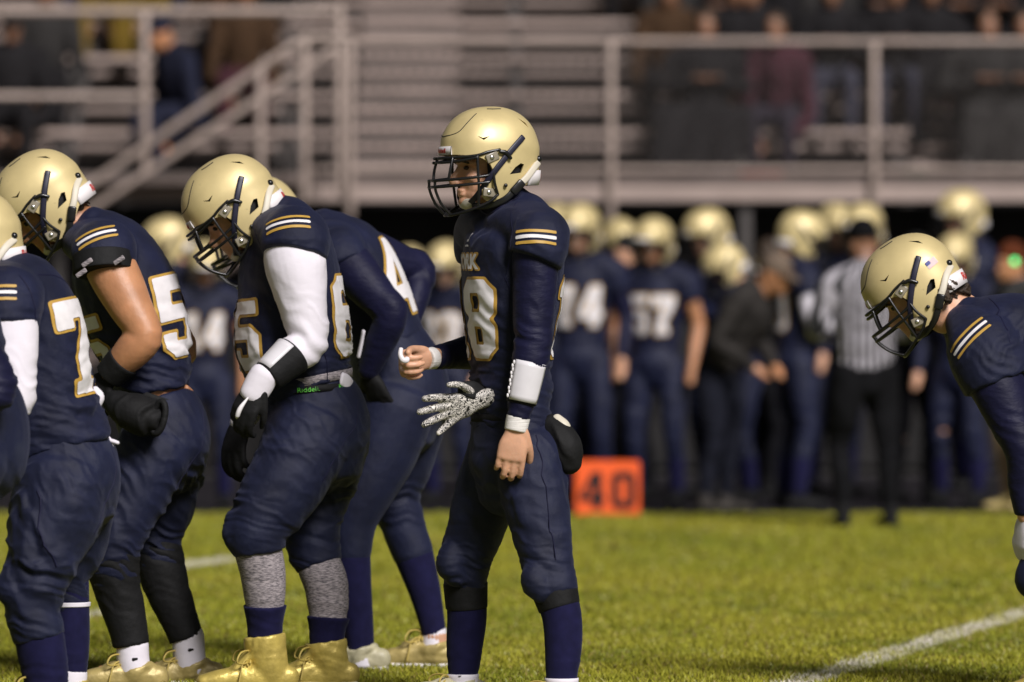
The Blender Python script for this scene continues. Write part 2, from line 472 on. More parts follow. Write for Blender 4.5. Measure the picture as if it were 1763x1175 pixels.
def decal(name, layers, target, mapping, parent, off=(0, 0, 0)):
    """layers: (segments, size, grow, cell, lift, material). mapping(u, v) -> ray origin, direction in target space"""
    t = bvh_of(target); mb = MB(); mats = []
    for seg, size, grow, cell, lift, mm in layers:
        vs, fs = flat_shape(seg, size, grow, cell)
        out = []; ok = []
        for u, v in vs:
            o, d = mapping(u, v)
            h = t.ray_cast(Vector(o), Vector(d))
            if h[0] is None: out.append((0, 0, 0)); ok.append(False)
            else:
                n = h[1]
                if n.dot(Vector(d)) > 0: n = -n
                out.append(tuple(h[0] - Vector(d).normalized() * 0.3 * lift + n * 0.7 * lift)); ok.append(True)
        fs = [f for f in fs if all(ok[i] for i in f)]
        if mm not in mats: mats.append(mm)
        mb.add(out, fs, mats.index(mm))
    me = mb.mesh(name)
    bm = bmesh.new(); bm.from_mesh(me)
    bmesh.ops.delete(bm, geom=[v for v in bm.verts if not v.link_faces], context='VERTS')
    bm.to_mesh(me); bm.free()
    ob = bpy.data.objects.new(name, me); COL.objects.link(ob); ob.parent = parent
    for m_ in mats: me.materials.append(m_)
    me.shade_smooth()
    return ob

def cyl_map(A, B, front, R, v0, root):
    """wrap round the axis A->B; u=0 looks along front; +u is to the reader's right"""
    A = np.array(A) - root; B = np.array(B) - root
    ax = nrm(B - A); f = nrm(np.array(front) - ax * np.dot(front, ax)); s = np.cross(ax, f)
    def mp(u, v):
        a = u / R; d = f * math.cos(a) + s * math.sin(a)
        p = A + ax * (v0 + v)
        return p + d * 0.7, -d
    return mp

def plane_map(c, u, v, root):
    c = np.array(c) - root; u = nrm(u); v = nrm(np.array(v) - u * np.dot(u, v)); n = np.cross(u, v)
    def mp(a, b): return c + u * a + v * b + n * 0.25, -n
    return mp

def rect_seg(w, h, cx=0, cy=0):
    return poly_segments([[(cx - w / 2, cy - h / 2), (cx + w / 2, cy - h / 2), (cx + w / 2, cy + h / 2), (cx - w / 2, cy + h / 2)]])

def number(text, jersey, A, B, front, R, v0, size, root, cell=0.006, outline=0.009, name='number', gap=0.14):
    g, _ = glyphs(text, gap); seg = poly_segments(g)
    return decal(name, [(seg, size, outline, cell, 0.003, M['gold_num']), (seg, size, 0.0, cell, 0.006, M['white_num'])], jersey, cyl_map(A, B, front, R, v0, root), jersey)

# ------------------------------------------------------------------ the helmet (one of its kind, copied for every player)
def boolean(ob, cutter, op):
    m = ob.modifiers.new('b', 'BOOLEAN'); m.object = cutter; m.operation = op; m.solver = 'EXACT'
    dg = bpy.context.evaluated_depsgraph_get(); dg.update()
    me = bpy.data.meshes.new_from_object(ob.evaluated_get(dg))
    ob.modifiers.remove(m); ob.data = me

def shell_solid(off, seg=72):
    a, b, c = 0.157 - off, 0.121 - off, 0.148 - off
    mb = MB(); rows = []
    zs = [c * math.sin(math.radians(t)) for t in np.linspace(88, 0, 22)] + list(np.linspace(-0.008, -0.2, 22))
    for z in zs:
        if z >= 0: s = max(1 - (z / c) ** 2.25, 1e-6) ** (1 / 2.25)
        else: s = 1 - (abs(z) / 0.31) ** 2.4
        ring = []
        for j in range(seg):
            t = 2 * math.pi * j / seg
            x = math.copysign(abs(math.cos(t)) ** (2 / 2.25), math.cos(t)); y = math.copysign(abs(math.sin(t)) ** (2 / 2.25), math.sin(t))
            # soft centre ridge and side crease of the shell
            k = 1 + 0.014 * math.exp(-((abs(y) * s) / 0.30) ** 4) * (1 if z > 0.02 else max(0, 1 + (z - 0.02) / 0.05))
            k += 0.012 * math.exp(-((z - 0.035 - 0.02 * x) / 0.018) ** 2)
            ring.append((a * s * x * k, b * s * y * k, z * (1 + 0.014 * math.exp(-((abs(y) * s) / 0.30) ** 4) if z > 0 else 1)))
        rows.append(ring)
    vs = [p for r in rows for p in r]; fs = []
    for i in range(len(rows) - 1):
        for j in range(seg):
            k = (j + 1) % seg; fs.append((i * seg + j, (i + 1) * seg + j, (i + 1) * seg + k, i * seg + k))
    fs.append(tuple(range(seg))); n = len(rows) - 1
    fs.append(tuple(n * seg + j for j in range(seg - 1, -1, -1)))
    mb.add(vs, fs)
    ob = bpy.data.objects.new('tmp', mb.mesh()); COL.objects.link(ob); return ob

def prism(poly, y0, y1):
    """side-view outline (x,z) pulled along y"""
    n = len(poly); mb = MB()
    vs = [(x, y0, z) for x, z in poly] + [(x, y1, z) for x, z in poly]
    fs = [tuple(range(n)), tuple(range(2 * n - 1, n - 1, -1))] + [(i, i + n, (i + 1) % n + n, (i + 1) % n) for i in range(n)]
    mb.add(vs, fs); me = mb.mesh()
    bm = bmesh.new(); bm.from_mesh(me); bmesh.ops.recalc_face_normals(bm, faces=bm.faces); bm.to_mesh(me); bm.free()
    ob = bpy.data.objects.new('tmp', me); COL.objects.link(ob); return ob

def build_helmet():
    prof = [(.2, .3), (.2, .006), (.13, .0), (.095, -.004), (.066, -.014), (.044, -.030), (.036, -.048), (.040, -.070), (.060, -.096), (.068, -.112), (.064, -.134), (.052, -.146), (.03, -.149),
            (-.005, -.145), (-.035, -.132), (-.075, -.104), (-.12, -.080), (-.2, -.068), (-.2, .3)]
    ob = shell_solid(0.0); inner = shell_solid(0.009)
    boolean(ob, inner, 'DIFFERENCE')
    cuts = [(prism(prof, -.3, .3), 'INTERSECT')]
    ear = [(-.020, -.066), (-.060, -.062), (-.072, -.036), (-.060, -.032), (-.040, -.044)]
    cuts.append((prism(ear, -.3, .3), 'DIFFERENCE'))
    for v in ([(.072, .052), (.078, .058), (.062, .050), (.040, .056), (.060, .043)],          # temple chevron
              [(-.068, .112), (-.098, .084), (-.104, .078), (-.096, .094)]):                    # rear side vent
        cuts.append((prism(v, .03, .3), 'DIFFERENCE')); cuts.append((prism(v, -.3, -.03), 'DIFFERENCE'))
    for c, op in cuts:
        boolean(ob, c, op)
    for c, _ in cuts: bpy.data.objects.remove(c)
    bpy.data.objects.remove(inner)
    me = ob.data; me.name = 'helmet'
    bm = bmesh.new(); bm.from_mesh(me)
    bmesh.ops.remove_doubles(bm, verts=bm.verts, dist=1e-5)
    bmesh.ops.triangulate(bm, faces=[f for f in bm.faces if len(f.verts) > 4])
    for e in bm.edges:
        e.smooth = not (len(e.link_faces) == 2 and e.calc_face_angle(0) > math.radians(32))
    for f in bm.faces: f.smooth = True
    bm.to_mesh(me); bm.free()
    me.materials.clear(); me.materials.append(M['gold_shell'])
    ob.name = 'helmet'; ob['_ownframe'] = True
    def part(name, mb, m, smooth=True, bevel=0): return link(name, mb.mesh(name), m, ob, smooth, bevel)
    pad = MB(); pad.ell((-.014, 0, -.004), (.140, .106, .136), seg=28, rings=16)
    me2 = pad.mesh(); bm = bmesh.new(); bm.from_mesh(me2)
    bmesh.ops.delete(bm, geom=[v for v in bm.verts if v.co.z < -0.10 or (v.co.x > 0.06 and v.co.z < 0.02)], context='VERTS')
    bm.to_mesh(me2); bm.free()
    link('padding', me2, M['padding'], ob)
    # cage
    fm = MB(); r = 0.0047
    def bar(p, rr=r, mirror=True, full=True):
        if full: q = p + [(x, -y, z) for x, y, z in reversed(p[:-1])]; fm.loft(q, [rr] * len(q), seg=8, sub=4)
        else:
            fm.loft(p, [rr] * len(p), seg=8, sub=4)
            if mirror: fm.loft([(x, -y, z) for x, y, z in p], [rr] * len(p), seg=8, sub=4)
    bar([(.012, .122, .012), (.05, .119, .006), (.085, .110, -.004), (.14, .076, -.008), (.174, .032, -.009), (.178, 0, -.009)])
    bar([(.085, .112, -.010), (.14, .078, -.020), (.176, .034, -.022), (.181, 0, -.022)])
    bar([(.036, .124, -.052), (.05, .120, -.066), (.095, .110, -.072), (.150, .082, -.076), (.192, .040, -.078), (.198, 0, -.078)])
    bar([(.05, .122, -.088), (.095, .110, -.092), (.150, .082, -.096), (.192, .040, -.098), (.198, 0, -.098)])
    bar([(.022, .119, -.128), (.05, .113, -.150), (.10, .086, -.172), (.142, .040, -.186), (.150, 0, -.188)])
    bar([(.196, .026, -.078), (.194, .026, -.110), (.176, .026, -.152), (.146, .026, -.187)], full=False)
    bar([(.083, .112, -.006), (.084, .114, -.05), (.082, .112, -.10), (.080, .098, -.165)], full=False, rr=.0046)
    bar([(.150, .068, -.010), (.160, .072, -.045), (.166, .068, -.078)], full=False)
    bar([(.036, .124, -.052), (.034, .125, -.09), (.022, .119, -.128)], full=False)
    part('facemask', fm, M['mask'])
    # clips with screws
    for s in (1, -1):
        for (x, z, an) in ((.040, -.012, .35), (.050, -.120, -.15)):
            cl = MB(); R_ = np.array([[math.cos(an), 0, math.sin(an)], [0, 1, 0], [-math.sin(an), 0, math.cos(an)]])
            cl.box((-.024, -.004, -.014), (.018, .004, .014), M=R_, c=(x, s * (.121 if z > -.05 else .112), z))
            part('mask_clip', cl, M['clip'], True, .003)
            sc = MB(); sc.ell((x, s * (.1265 if z > -.05 else .1175), z), (.0075, .003, .0075), seg=12, rings=6)
            part('screw', sc, M['screw'])
        # chin strap: upper strap, buckle, lower strap
        st = MB()
        st.loft([(-.070, s * .1165, .050), (-.030, s * .1275, .014), (.004, s * .1285, -.022), (.044, s * .122, -.070), (.075, s * .085, -.125), (.086, s * .045, -.150)],
                [(.0095, .003)] * 6, ref=(.75, 0, .66), seg=10, sub=5, caps='rr', pw=3)
        part('chin_strap', st, M['strap_navy'])
        bk = MB()
        bk.loft([(.014, s * .131, .006), (-.004, s * .132, .002), (-.020, s * .131, -.016)], [.006, .007, .006], seg=10)
        part('strap_hook', bk, M['mask'])
        ls = MB()
        ls.loft([(-.138, s * .066, -.030), (-.110, s * .098, -.048), (-.078, s * .114, -.078), (-.052, s * .119, -.098)], [(.011, .0045)] * 4, ref=(.5, 0, .86), seg=10, sub=5, pw=3)
        part('jaw_strap', ls, M['strap_white'])
        lb = MB()
        lb.loft([(-.060, s * .119, -.092), (-.030, s * .117, -.122)], [(.014, .006)] * 2, ref=(.6, 0, .8), seg=12, sub=3, pw=4)
        part('buckle', lb, M['mask'])
        l2 = MB()
        l2.loft([(-.034, s * .116, -.118), (.0, s * .110, -.146), (.045, s * .080, -.162), (.078, s * .04, -.160)], [(.0105, .003)] * 4, ref=(.2, 0, 1), seg=10, sub=5, pw=3)
        part('lower_strap', l2, M['mask'])
        bt = MB(); bt.ell((-.005, s * .1195, -.100), (.0065, .005, .0065), seg=12, rings=6); part('bolt', bt, M['mask'])
        kn = MB(); kn.ell((-.138, s * .066, -.020), (.011, .011, .011), seg=12, rings=8); part('snap', kn, M['mask'])
    cup = MB(); cup.ell((.080, 0, -.152), (.026, .038, .020), seg=18, rings=10)
    part('chin_cup', cup, M['strap_white'])
    # white front and rear bumpers carrying the maker's name
    def bump_band(t0, t1, z0, z1, grow, n=22):
        mb = MB(); vs = []; fs = []
        for i in range(n + 1):
            t = t0 + (t1 - t0) * i / n
            for g in (0, grow):
                for z in (z0, (z0 + z1) / 2, z1):
                    s_ = 1 - (abs(min(z, 0)) / 0.31) ** 2.4 if z < 0 else (1 - (z / .148) ** 2.25) ** (1 / 2.25)
                    x = math.copysign(abs(math.cos(t)) ** (2 / 2.25), math.cos(t)); y = math.copysign(abs(math.sin(t)) ** (2 / 2.25), math.sin(t))
                    gg = g if abs(z - (z0 + z1) / 2) < 1e-6 else g * .75
                    vs.append(((.157 * s_ * 1.012 + gg) * x, (.121 * s_ * 1.004 + gg) * y, z))
        for i in range(n):
            a, b = i * 6, (i + 1) * 6
            for q in ((3, 4), (4, 5)): fs.append((a + q[0], a + q[1], b + q[1], b + q[0]))
            fs.append((a + 5, a + 2, b + 2, b + 5)); fs.append((a, a + 3, b + 3, b))
        for a in (0, n * 6): fs.append((a, a + 1, a + 2, a + 5, a + 4, a + 3))
        mb.add(vs, fs); return mb
    fb = part('front_bumper', bump_band(-.42, .42, .001, .028, .004), M['bumper'])
    rb = part('rear_bumper', bump_band(math.pi - 1.0, math.pi + 1.0, -.102, -.055, .006), M['bumper'])
    seg, wd = font_segments('Riddell', 0.03)
    z3 = np.zeros(3)
    for tgt, fr, zc, sz in ((fb, (1, 0, 0), .0145, .0155), (rb, (-1, 0, 0), -.0785, .026)):
        # reader's right is the wearer's left at the front
        d = decal('maker_name', [(seg, sz, 0, .0016, .0012, M['red_print'])], tgt, cyl_map((0, 0, 0), (0, 0, 1), fr, .14, zc, z3), ob)
    # seam of the flexible crown panel and top vents
    t = bvh_of(ob)
    def seam(pts, rr, m):
        mb = MB()
        for s in (1, -1):
            out = []
            for x, y, z in cr(pts, 6):
                d = Vector((x, s * y, z)); h = t.ray_cast(d * 3, -d)
                out.append(np.array(h[0]) if h[0] is not None else np.array(d))
            mb.loft(out, [rr] * len(out), seg=6, sub=1)
        return part('panel_seam', mb, m)
    seam([(.142, .0, .055), (.132, .035, .058), (.112, .058, .068), (.085, .062, .10), (.062, .056, .13)], .0016, M['padding'])
    for s in (1, -1):
        mb = MB(); out = []
        for x, y, z in [(.020, s * .045, .15), (.0, s * .049, .15), (-.026, s * .046, .15)]:
            d = Vector((x, y, z)); h = t.ray_cast(d * 3, -d); out.append(np.array(h[0]))
        mb.loft(out, [(.0035, .0018)] * 3, ref=(0, 1, 0), seg=8, sub=3); part('vent', mb, M['padding'])
    return ob

HELM = build_helmet()
HELM_KIDS = list(HELM.children)
HELM_USED = [False]
def helmet_frame(c, yaw, pitch, roll=0):
    y, p = math.radians(yaw), math.radians(pitch)
    f = V3(-math.cos(y) * math.cos(p), -math.sin(y) * math.cos(p), -math.sin(p)); l = V3(math.sin(y), -math.cos(y), 0)
    u = np.cross(f, l)
    if roll:
        r = math.radians(roll); l, u = l * math.cos(r) + u * math.sin(r), u * math.cos(r) - l * math.sin(r)
    return np.array(c, float), f, l, u

def put_helmet(fr, root, full=True, scale=1.0):
    c, f, l, u = fr
    h = HELM.copy(); COL.objects.link(h); h.name = 'helmet'
    h.parent = root
    Mx = Matrix([(f[0], l[0], u[0], c[0]), (f[1], l[1], u[1], c[1]), (f[2], l[2], u[2], c[2]), (0, 0, 0, 1)]) @ Matrix.Scale(scale, 4)
    h.matrix_local = Matrix.Translation(-Vector(root.location)) @ Mx
    for k in HELM_KIDS:
        if not full and k.name.split('.')[0] not in ('facemask', 'padding', 'front_bumper', 'rear_bumper', 'chin_strap'): continue
        q = k.copy(); COL.objects.link(q); q.parent = h
    return h

def head_pieces(mb, fr, k=1.0, face=True):
    c, f, l, u = fr
    R = np.column_stack([f, l, u])
    T = lambda p: c + R @ np.array(p, float) * k
    E = lambda p, r: mb.ell(T(p), np.array(r) * k, R, seg=20, rings=12)
    c = c + f * (.012 * k)
    E((-.008, 0, -.006), (.098, .077, .104)); E((.030, 0, -.070), (.060, .060, .085)); E((.036, 0, -.122), (.050, .046, .034))
    if face:
        E((.080, 0, -.146), (.017, .021, .016))
        mb.loft([T((.084, 0, -.030)), T((.100, 0, -.058)), T((.116, 0, -.080)), T((.100, 0, -.091))], [.009 * k, .011 * k, .0135 * k, .010 * k], seg=12)
        E((.104, .011, -.086), (.010, .008, .008)); E((.104, -.011, -.086), (.010, .008, .008))
        E((.090, 0, -.111), (.011, .023, .007)); E((.087, 0, -.124), (.012, .021, .0085))
        mb.loft([T((.060, -.055, -.028)), T((.085, -.028, -.020)), T((.088, 0, -.024)), T((.085, .028, -.020)), T((.060, .055, -.028))], [.010 * k] * 5, seg=10)
        for s in (1, -1):
            E((.066, s * .040, -.072), (.020, .018, .016)); E((-.038, s * .078, -.055), (.022, .008, .032))
    mb.loft([T((-.03, 0, -.08)), T((-.045, 0, -.16))], [.062 * k, .06 * k], ref=l, seg=18)
    return T

def hand_pieces(mb, wrist, d, n, side, curl, k=1.0, spread=0.0, thumb=(0.75, 0.35, 0.25), fr=0.0088):
    """wrist->knuckles d, back of hand n, thumb on +side of d x n"""
    d = nrm(d); n = nrm(np.array(n) - d * np.dot(n, d)); s = np.cross(d, n) * side
    w = np.array(wrist, float)
    mb.loft([w - d * .03 * k, w + d * .015 * k, w + d * .05 * k, w + d * .088 * k], [(.027 * k, .021 * k), (.029 * k, .020 * k), (.040 * k, .018 * k), (.041 * k, .014 * k)], ref=s, seg=18, pw=2.6)
    offs = (.031, .0105, -.0105, -.031); lens = ((.046, .029, .023), (.051, .033, .025), (.048, .031, .024), (.038, .023, .021))
    for i in range(4):
        b = w + d * (.086 - (.004 if i in (0,) else 0) - (.010 if i == 3 else 0)) * k + s * offs[i] * k
        cu = curl[i] if isinstance(curl[0], (list, tuple)) else curl
        ang = 0; p = b; pts = [b - d * .03 * k, b]; sp = spread * (1.5 - i) / 1.5
        dd = nrm(d * math.cos(sp) + s * math.sin(sp))
        for j in range(3):
            ang += cu[j]
            v = dd * math.cos(ang) - n * math.sin(ang)
            p = p + v * lens[i][j] * k; pts.append(p)
        rr = fr * (1.0 if i < 3 else .88)
        mb.loft(pts, [rr * 1.0 * k, rr * 1.15 * k, rr * 1.02 * k, rr * .95 * k, rr * .8 * k], ref=s, seg=10, sub=3)
    b = w + d * .022 * k + s * .028 * k
    a0, a1, a2 = thumb
    v = nrm(d * math.cos(a0) + s * math.sin(a0) - n * .35); p1 = b + v * .042 * k
    v2 = nrm(d * math.cos(a0 - a1) + s * math.sin(a0 - a1) - n * (.35 + a2)); p2 = p1 + v2 * .033 * k
    v3 = nrm(d * math.cos(a0 - 2 * a1) + s * math.sin(a0 - 2 * a1) - n * (.35 + 2 * a2)); p3 = p2 + v3 * .026 * k
    mb.loft([b - v * .02 * k, b, p1, p2, p3], [.013 * k, .0145 * k, .0115 * k, .0105 * k, .0085 * k], ref=n, seg=10, sub=3)
    return p3

def band(name, p0, p1, r0, r1, m, root, ref=(0, 1, 0), flat=True, voxel=None, pw=2.0):
    mb = MB(); mb.loft([p0, (np.array(p0) + p1) / 2, p1], [r0, (np.array(r0) + np.array(r1)) / 2 if not np.isscalar(r0) else (r0 + r1) / 2, r1], ref=ref, seg=28, caps='ff', sub=3, pw=pw)
    ob = mb.build(name, m, root)
    ob.data.shade_smooth()
    for p in ob.data.polygons:
        if len(p.vertices) > 4: p.use_smooth = False
    b = ob.modifiers.new('bevel', 'BEVEL'); b.width = .004; b.segments = 2; b.limit_method = 'ANGLE'; b.angle_limit = math.radians(50)
    return ob

def shoe(root, ankle, fwd, m, collar_z=0.12, laces=True, vox=0.006, sole=None, cr_=0.058, k=1.12, zk=1.0):
    a = np.array(ankle, float); f = nrm([fwd[0], fwd[1], 0]); l = np.cross((0, 0, 1), f)
    g = lambda x, z, y=0: V3(a[0], a[1], 0) + f * x * k + l * y * k + V3(0, 0, z * zk)
    mb = MB()
    mb.loft([g(-.065, .045), g(-.02, .048), g(.05, .050), (g(.12, .042)), g(.175, .034)], [(.036, .038), (.040, .042), (.043, .042), (.048, .034), (.038, .024)], ref=l, seg=20, pw=2.6)
    mb.loft([g(-.012, .05), g(.0, collar_z * .7), g(.006, collar_z)], [(.046, .060), (cr_ * .96, cr_ * 1.05), (cr_, cr_ * 1.12)], ref=l, seg=20, caps='rf')
    mb.loft([g(.02, collar_z * .9), g(.07, .085), g(.11, .06)], [(.03, .022), (.032, .02), (.03, .016)], ref=l, seg=14)
    ob = link('shoe', solid(mb, vox, 2, [(g(.03, .09), .12, .003, f + UP * .6, .026), (g(0, collar_z * .8), .07, .0025, UP, .02)]), m, root)
    sl = MB(); sl.loft([g(-.075, .013), g(0, .013), g(.08, .013), g(.14, .013), g(.195, .016)], [(.036, .012), (.038, .012), (.042, .012), (.05, .012), (.036, .011)], ref=l, seg=20, pw=3)
    link('sole', sl.mesh(), sole or M['white_num'], ob)
    if laces:
        lc = MB()
        for i in range(5):
            x = .035 + .018 * i; z = .112 - .012 * i
            lc.loft([g(x, z - .012, .028), g(x + .006, z + .006, 0), g(x + .012, z - .016, -.028)], [.0038] * 3, seg=6); lc.loft([g(x, z - .012, -.028), g(x + .006, z + .0075, 0), g(x + .012, z - .016, .028)], [.0038] * 3, seg=6)
        for s in (1, -1):
            lc.loft([g(.035, .115), g(.05, .135, .02 * s), g(.075, .13, .05 * s), g(.085, .10, .06 * s), g(.06, .095, .03 * s), g(.04, .11)], [.0032] * 6, seg=6)
            lc.loft([g(.035, .115), g(.065, .10, .035 * s), g(.075, .06, .05 * s), g(.08, .03, .055 * s)], [.003] * 4, seg=6)
        link('lace', lc.mesh(), M['lace'], ob)
    return ob

# ------------------------------------------------------------------ ground
def sheet(name, x0, x1, y0, y1, z, m, nx=1, ny=1):
    mb = MB(); vs = []; fs = []
    for i in range(nx + 1):
        for j in range(ny + 1): vs.append((x0 + (x1 - x0) * i / nx, y0 + (y1 - y0) * j / ny, z))
    for i in range(nx):
        for j in range(ny): a = i * (ny + 1) + j; fs.append((a, a + ny + 1, a + ny + 2, a + 1))
    mb.add(vs, fs); ob = mb.build(name, m, None, False); ob['kind'] = 'structure'; return ob

sheet('ground', -600, 600, -200, 900, -0.02, mat('packed_earth', (0.035, 0.033, 0.03), 0.9, var=0.3, vs=0.8))
TURF_END = 39.0
sheet('field', -60, 60, -10, TURF_END, 0.0, mat('turf_soil', (0.13, 0.14, 0.014), 0.9, var=0.4, vs=3, bump=0.5, bs=30))
sheet('running_track', -60, 60, TURF_END, 49.0, -0.004, mat('track_surface', (0.014, 0.012, 0.015), 0.95, spec=0.15, var=0.25, vs=2, bump=0.3, bs=80))

# painted lines: (x at y, direction), each half width
def line_pts(p, q): return np.array(p, float), np.array(q, float)
LINES = [(line_pts((1.01 - 1.08 * 4, 21.3 - 4.7 * 4), (1.01 + 1.08 * 4.04, 21.3 + 4.7 * 4.04)), 0.072)]
def gpx(x, y): D = F * CAMZ / (y - HOR); return ((x - 881.5) * D / F, D)
for (x0, y0, x1, y1, hw) in ((*gpx(105, 1074), *gpx(190, 1054), .07), (*gpx(225, 992), *gpx(430, 962), .11), (*gpx(560, 900), *gpx(700, 894), .1), (1.05, 35.9, 1.45, 36.0, .05), (3.1, 35.5, 3.5, 35.6, .05), (-1.18, 34.7, -0.8, 34.8, .05)):
    LINES.append((line_pts((x0, y0), (x1, y1)), hw))

def in_line(X, Y):
    w = np.zeros(len(X))
    for (p, q), hw in LINES:
        d = q - p; L = d @ d
        t = np.clip(((X - p[0]) * d[0] + (Y - p[1]) * d[1]) / L, 0, 1)
        dist = np.hypot(X - p[0] - t * d[0], Y - p[1] - t * d[1])
        w = np.maximum(w, np.clip((hw * 1.25 - dist) / (hw * 0.5), 0, 1))
    return w

m_line = mat('chalk_line', (0.46, 0.45, 0.34), 0.9, var=0.3, vs=30)
for (p, q), hw in LINES:
    d = nrm(q - p); n = np.array([-d[1], d[0]]) * hw
    mb = MB(); k = max(2, int(np.linalg.norm(q - p) / 0.15)); vs = []; fs = []
    for i in range(k + 1):
        c = p + (q - p) * i / k; j1, j2 = rng.uniform(.8, 1.15, 2)
        vs += [(c[0] - n[0] * j1, c[1] - n[1] * j1, 0.004), (c[0] + n[0] * j2, c[1] + n[1] * j2, 0.004)]
    for i in range(k): a = 2 * i; fs.append((a, a + 1, a + 3, a + 2))
    mb.add(vs, fs); o = mb.build('yard_line', m_line, None, False); o['kind'] = 'structure'

def grass():
    XS = []; 
    def scatter(n, y0, y1, wx):
        y = rng.uniform(y0, y1, n); return rng.uniform(-1, 1, n) * wx(y), y
    for n, y0, y1 in ((150000, 19.6, 25.0), (120000, 25.0, 32.0), (80000, 32.0, TURF_END)):
        XS.append(scatter(n, y0, y1, lambda y: y * 0.098 + 0.5))
    XS.append((rng.uniform(-14, 14, 40000), rng.uniform(14, TURF_END, 40000)))
    X = np.concatenate([a for a, _ in XS]); Y = np.concatenate([b for _, b in XS]); N = len(X)
    P = np.column_stack([X, Y, np.zeros(N)])
    big = vnoise(P * (0.9, 0.55, 1)); mid = vnoise(P * (3.1, 1.7, 1) + 5); sm = vnoise(P * (11, 6, 1) + 9)
    h = 0.025 * (1 + 0.15 * mid + 0.15 * sm) * rng.uniform(0.65, 1.25, N)
    wln = in_line(X, Y); h *= 1 - 0.25 * wln
    w = rng.uniform(0.0022, 0.0042, N) * np.where(Y > 27, 1.6, 1.0) * np.where(Y > 33, 1.4, 1)
    a = rng.uniform(0, 2 * math.pi, N); lean = rng.uniform(0.1, 0.9, N) * h
    dx, dy = np.cos(a), np.sin(a); b = rng.uniform(0, 2 * math.pi, N); bx, by = np.cos(b), np.sin(b)
    V = np.empty((N, 5, 3))
    V[:, 0] = np.column_stack([X - bx * w, Y - by * w, np.zeros(N)]); V[:, 1] = np.column_stack([X + bx * w, Y + by * w, np.zeros(N)])
    mx, my = X + dx * lean * .35, Y + dy * lean * .35
    V[:, 2] = np.column_stack([mx + bx * w * .8, my + by * w * .8, h * .62]); V[:, 3] = np.column_stack([mx - bx * w * .8, my - by * w * .8, h * .62])
    V[:, 4] = np.column_stack([X + dx * lean, Y + dy * lean, h])
    me = bpy.data.meshes.new('grass')
    me.vertices.add(N * 5); me.vertices.foreach_set('co', V.ravel())
    base = (np.arange(N) * 5)[:, None]
    loops = np.hstack([base + np.array([0, 1, 2, 3]), base + np.array([3, 2, 4])]).ravel().astype(np.int32)
    me.loops.add(N * 7); me.loops.foreach_set('vertex_index', loops)
    me.polygons.add(N * 2)
    st = (np.arange(N) * 7)[:, None] + np.array([0, 4]); me.polygons.foreach_set('loop_start', st.ravel().astype(np.int32))
    me.update(calc_edges=True)
    c0 = np.array([0.248, 0.262, 0.026]); c1 = np.array([0.320, 0.300, 0.033]); c2 = np.array([0.160, 0.182, 0.020]); straw = np.array([0.26, 0.20, 0.06])
    t = np.clip(0.5 + 0.5 * big + 0.25 * mid + rng.normal(0, .2, N), 0, 1)[:, None]
    C = c0 * (1 - t) + c1 * t
    dk = np.clip((-mid - 0.2) * 1.3 + (-sm) * 0.3, 0, 0.6)[:, None]; C = C * (1 - dk) + c2 * dk
    s = (rng.random(N) < 0.10)[:, None]; C = np.where(s, straw * rng.uniform(.6, 1.3, (N, 1)), C)
    C *= rng.uniform(.75, 1.25, (N, 1))
    wp = (wln * (rng.random(N) < 0.72) * (0.72 + 0.45 * sm + 0.25 * mid))[:, None]; wp = np.clip(wp, 0, 1)
    C = C * (1 - wp) + np.array([0.66, 0.62, 0.55]) * wp
    col = np.ones((N, 5, 4)); col[:, :, :3] = C[:, None, :]
    at = me.color_attributes.new('col', 'FLOAT_COLOR', 'POINT'); at.data.foreach_set('color', col.ravel())
    m, t_, b_ = base_mat('grass_blades')
    an = t_.nodes.new('ShaderNodeAttribute'); an.attribute_name = 'col'
    t_.links.new(an.outputs['Color'], b_.inputs['Base Color']); b_.inputs['Roughness'].default_value = 0.38
    b_.inputs['Specular IOR Level'].default_value = 0.18
    me.materials.append(m)
    ob = bpy.data.objects.new('grass', me); COL.objects.link(ob)
    tag(ob, 'short yellowish green turf blades covering the field', 'grass', kind='stuff')
grass()

# ------------------------------------------------------------------ bleachers
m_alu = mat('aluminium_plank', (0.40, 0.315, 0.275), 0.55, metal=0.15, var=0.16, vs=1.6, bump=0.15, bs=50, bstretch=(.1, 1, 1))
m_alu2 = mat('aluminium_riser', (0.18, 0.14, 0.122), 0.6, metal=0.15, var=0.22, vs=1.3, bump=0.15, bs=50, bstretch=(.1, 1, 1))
m_riser = mat('shade_toned_riser', (0.07, 0.056, 0.050), 0.7, metal=0.1, var=0.35, vs=1.1, bump=0.15, bs=50, bstretch=(.1, 1, 1))  # colour darkened to paint the shade between seat rows
m_pipe = mat('galvanised_pipe', (0.40, 0.32, 0.275), 0.55, metal=0.15, var=0.12, vs=5)
m_dark = mat('stand_shade_black', (0.012, 0.011, 0.011), 0.9, var=0.4, vs=2, bump=0.3, bs=40)  # black that paints the darkness under and behind the stand
m_steel = mat('bleacher_frame', (0.10, 0.09, 0.085), 0.6, metal=0.3, var=0.2)

